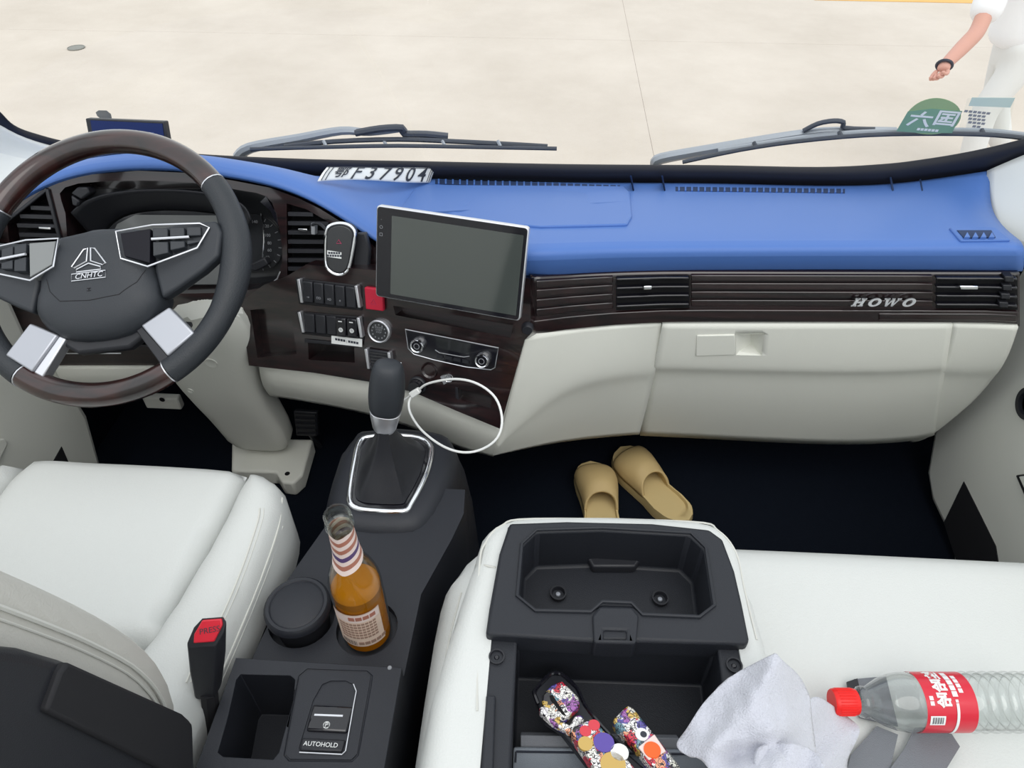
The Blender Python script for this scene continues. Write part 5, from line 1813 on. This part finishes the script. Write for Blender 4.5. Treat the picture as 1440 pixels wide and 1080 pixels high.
wpatch('bar_code_field', AV(50), AV(70), .0945, .1115, .0004, 'print_white')
for j in range(9):
    wpatch('bar_code', AV(53), AV(67), .097 + j * .0014, .097 + j * .0014 + (.0005 if j % 2 else .0009), .0006, 'print_dark')
for j in range(6):
    wtext('■■■■■■■■■■' if j % 2 == 0 else '■■■■■■■■', .0042, AV(52 + j * 5.5), .126, 0)

# ---- towel thrown over the armrest corner
tw = thing('towel', tuple(at(1085, 1010, z=.50)), 'crumpled white terry towel draped over the armrest corner', 'towel')


def cloth(name, pix, zf, step, parent, seed, amp, m='towel'):
    pts = [V(p) for p in [(q.x, q.y) for q in smooth_poly([V((u, v, 0)) for u, v in pix], 4)]]
    n = len(pts)

    def inside(q):
        c = False
        j = n - 1
        for i in range(n):
            a, b = pts[i], pts[j]
            if (a.y > q.y) != (b.y > q.y) and q.x < (b.x - a.x) * (q.y - a.y) / (b.y - a.y) + a.x: c = not c
            j = i
        return c
    P = list(pts)
    y = min(p.y for p in pts)
    while y < max(p.y for p in pts):
        x = min(p.x for p in pts)
        while x < max(p.x for p in pts):
            q = V((x + random.uniform(-1, 1), y + random.uniform(-1, 1)))
            if inside(q) and min((q - p).length for p in pts) > step * .5: P.append(q)
            x += step
        y += step
    res = geometry.delaunay_2d_cdt(P, [(i, (i + 1) % n) for i in range(n)], [], 1, 1e-6)
    vs = []
    for q in res[0]:
        z = zf(q.x, q.y) + amp * (noise.noise(V((q.x / 42 + seed, q.y / 42, seed))) + .5 * noise.noise(V((q.x / 17, q.y / 17 + seed, 3))))
        vs.append(at(q.x, q.y, z=z))
    return raw(name, vs, [list(f) for f in res[2]], m, parent, solid=.005, sub=1, angle=180)


t_o = [(951, 1047), (966, 1024), (992, 985), (1030, 950), (1062, 932), (1084, 921), (1092, 919), (1100, 928), (1122, 948), (1134, 968), (1140, 985), (1142, 1010), (1146, 1040), (1148, 1075), (1140, 1100), (1080, 1120), (1010, 1092), (985, 1068), (965, 1062)]


def zt(u, v):
    e = min(1, max(0, (u - 950) / 60)) * min(1, max(0, (1145 - u) / 40))
    rid = .020 * math.exp(-((u - 1085) / 30) ** 2) + .016 * math.exp(-((u + .7 * v - 1745) / 24) ** 2) - .016 * math.exp(-((u * .25 + v - 1320) / 14) ** 2)
    return .570 + .022 * e + rid * e - .020 * max(0, (u - 1110) / 40)


cloth('main_fold', t_o, zt, 8, tw, 1.3, .009)
t_o2 = [(1138, 986), (1150, 980), (1168, 990), (1192, 1008), (1209, 1024), (1203, 1045), (1192, 1068), (1186, 1100), (1130, 1110), (1134, 1060), (1140, 1020)]
cloth('lower_fold', t_o2, lambda u, v: .505 - .050 * min(1, max(0, (u - 1140) / 60)) + .008 * math.sin((u + v) / 16), 9, tw, 4.1, .004)
cloth('tucked_end', [(1070, 1052), (1105, 1044), (1150, 1060), (1158, 1110), (1080, 1120), (1066, 1090)], lambda u, v: .600 + .006 * math.sin(u / 9 + v / 30), 9, tw, 7.7, .004)

# ================================================================== PERSON OUTSIDE
pe = thing('person', (3.05, 4.0, GZ), 'person in white short-sleeved shirt and pale trousers walking past the truck', 'person')


def skin_mesh(name, verts, edges, radii, m, parent, sub=2, root=0):
    me = bpy.data.meshes.new(name)
    me.from_pydata([tuple(v) for v in verts], edges, [])
    o = bpy.data.objects.new(name, me)
    col.objects.link(o)
    s = o.modifiers.new('skin', 'SKIN')
    s.use_smooth_shade = True
    for i, r in enumerate(radii):
        me.skin_vertices[0].data[i].radius = r if isinstance(r, tuple) else (r, r)
        me.skin_vertices[0].data[i].use_root = i == root
    b = o.modifiers.new('sub', 'SUBSURF')
    b.levels = b.render_levels = sub
    me.materials.append(M[m])
    return attach(o, parent)


hand = at(1323, 108, d=3.75)
wrist = at(1328, 92, d=3.77)
elbow = at(1374, 46, d=3.9)
shld = at(1418, -60, d=3.95)
Pb = V((shld.x + .34, shld.y + .14, 0))
G0 = GZ


def bp3(dx, dy, z): return V((Pb.x + dx, Pb.y + dy, G0 + z))


vb_ = [bp3(0, 0, .95), bp3(-.02, 0, 1.12), bp3(-.03, 0, 1.30), bp3(-.03, 0, 1.42), bp3(-.05, 0, 1.52), bp3(-.06, 0, 1.60), bp3(-.07, 0, 1.70),
       bp3(.02, -.10, .90), bp3(-.10, -.11, .52), bp3(-.02, -.11, .10), bp3(-.16, -.12, .05),
       bp3(.02, .10, .90), bp3(.08, .11, .50), bp3(.28, .11, .14), bp3(.20, .12, .06),
       bp3(-.02, .19, 1.40), bp3(.08, .25, 1.13), bp3(.06, .24, .92)]
# the body itself, one skinned figure; clothing lies over it
arm_e = [shld, elbow, lerp(elbow, wrist, .5), wrist, lerp(wrist, hand, .5)]
verts = vb_ + arm_e
ed = [(0, 1), (1, 2), (2, 3), (3, 4), (4, 5), (5, 6), (0, 7), (7, 8), (8, 9), (9, 10), (0, 11), (11, 12), (12, 13), (13, 14), (3, 15), (15, 16), (16, 17), (3, 18), (18, 19), (19, 20), (20, 21), (21, 22)]
rad = [(.11, .12), (.11, .13), (.12, .15), (.08, .11), .05, .085, .09, .07, .055, .04, .035, .07, .055, .04, .035, .055, .042, .035, .055, .045, .042, .032, (.038, .022)]
body = skin_mesh('body', verts, ed, rad, 'skin', pe)
# fingers of the visible hand
hd = (hand - wrist).normalized()
hs = V((.3, -.9, .2)).normalized()
hs = (hs - hd * hs.dot(hd)).normalized()
hp_ = hd.cross(hs)
k0 = lerp(wrist, hand, .55)
for i, (o_, ln_) in enumerate(((-.03, .075), (-.01, .085), (.01, .08), (.03, .062))):
    a = k0 + hs * o_
    skin_mesh('finger', [a, a + hd * ln_ * .45, a + hd * ln_ * .75 + hp_ * .02, a + hd * ln_ * .85 + hp_ * .045], [(0, 1), (1, 2), (2, 3)], [.011, .0105, .0095, .008], 'skin', body, 1)
a = lerp(wrist, hand, .25) + hs * -.028
skin_mesh('thumb', [a, a + hd * .03 - hs * .022, a + hd * .06 - hs * .026], [(0, 1), (1, 2)], [.013, .012, .009], 'skin', body, 1)
tube('wrist_band', [wrist + (hs * math.cos(t) * 1.02 + hp_ * math.sin(t)) * .036 for t in [k * math.pi / 10 for k in range(20)]], .008, 'print_dark', pe, closed=True, seg=6)
# shirt: torso and sleeves
skin_mesh('shirt', [bp3(0, 0, .84), bp3(-.01, 0, 1.0), bp3(-.02, 0, 1.15), bp3(-.03, 0, 1.30), bp3(-.03, 0, 1.42), shld, lerp(shld, elbow, .55), lerp(shld, elbow, .86), bp3(-.02, .19, 1.40), bp3(.06, .24, 1.20)],
          [(0, 1), (1, 2), (2, 3), (3, 4), (4, 5), (5, 6), (6, 7), (4, 8), (8, 9)], [(.175, .20), (.17, .20), (.165, .195), (.165, .20), (.10, .13), .085, .088, .095, .085, .09], 'shirt', pe)
skin_mesh('trousers', [bp3(0, 0, .98), bp3(.0, 0, .86), bp3(.02, -.10, .80), bp3(-.09, -.11, .52), bp3(-.03, -.11, .14), bp3(.02, .10, .80), bp3(.08, .11, .50), bp3(.26, .11, .18)],
          [(0, 1), (1, 2), (2, 3), (3, 4), (1, 5), (5, 6), (6, 7)], [(.155, .175), (.15, .175), .11, .085, .075, .11, .085, .075], 'trousers', pe)
skin_mesh('hair', [bp3(-.03, 0, 1.66), bp3(-.05, 0, 1.74), bp3(-.07, 0, 1.77)], [(0, 1), (1, 2)], [.088, .098, .08], 'hair', pe)
for (x, y, z) in ((-.10, -.11, .05), (.22, .11, .08)):
    skin_mesh('shoe', [bp3(x + .10, y, z), bp3(x, y, z), bp3(x - .12, y, z - .01)], [(0, 1), (1, 2)], [.045, .05, .035], 'shoe', pe)
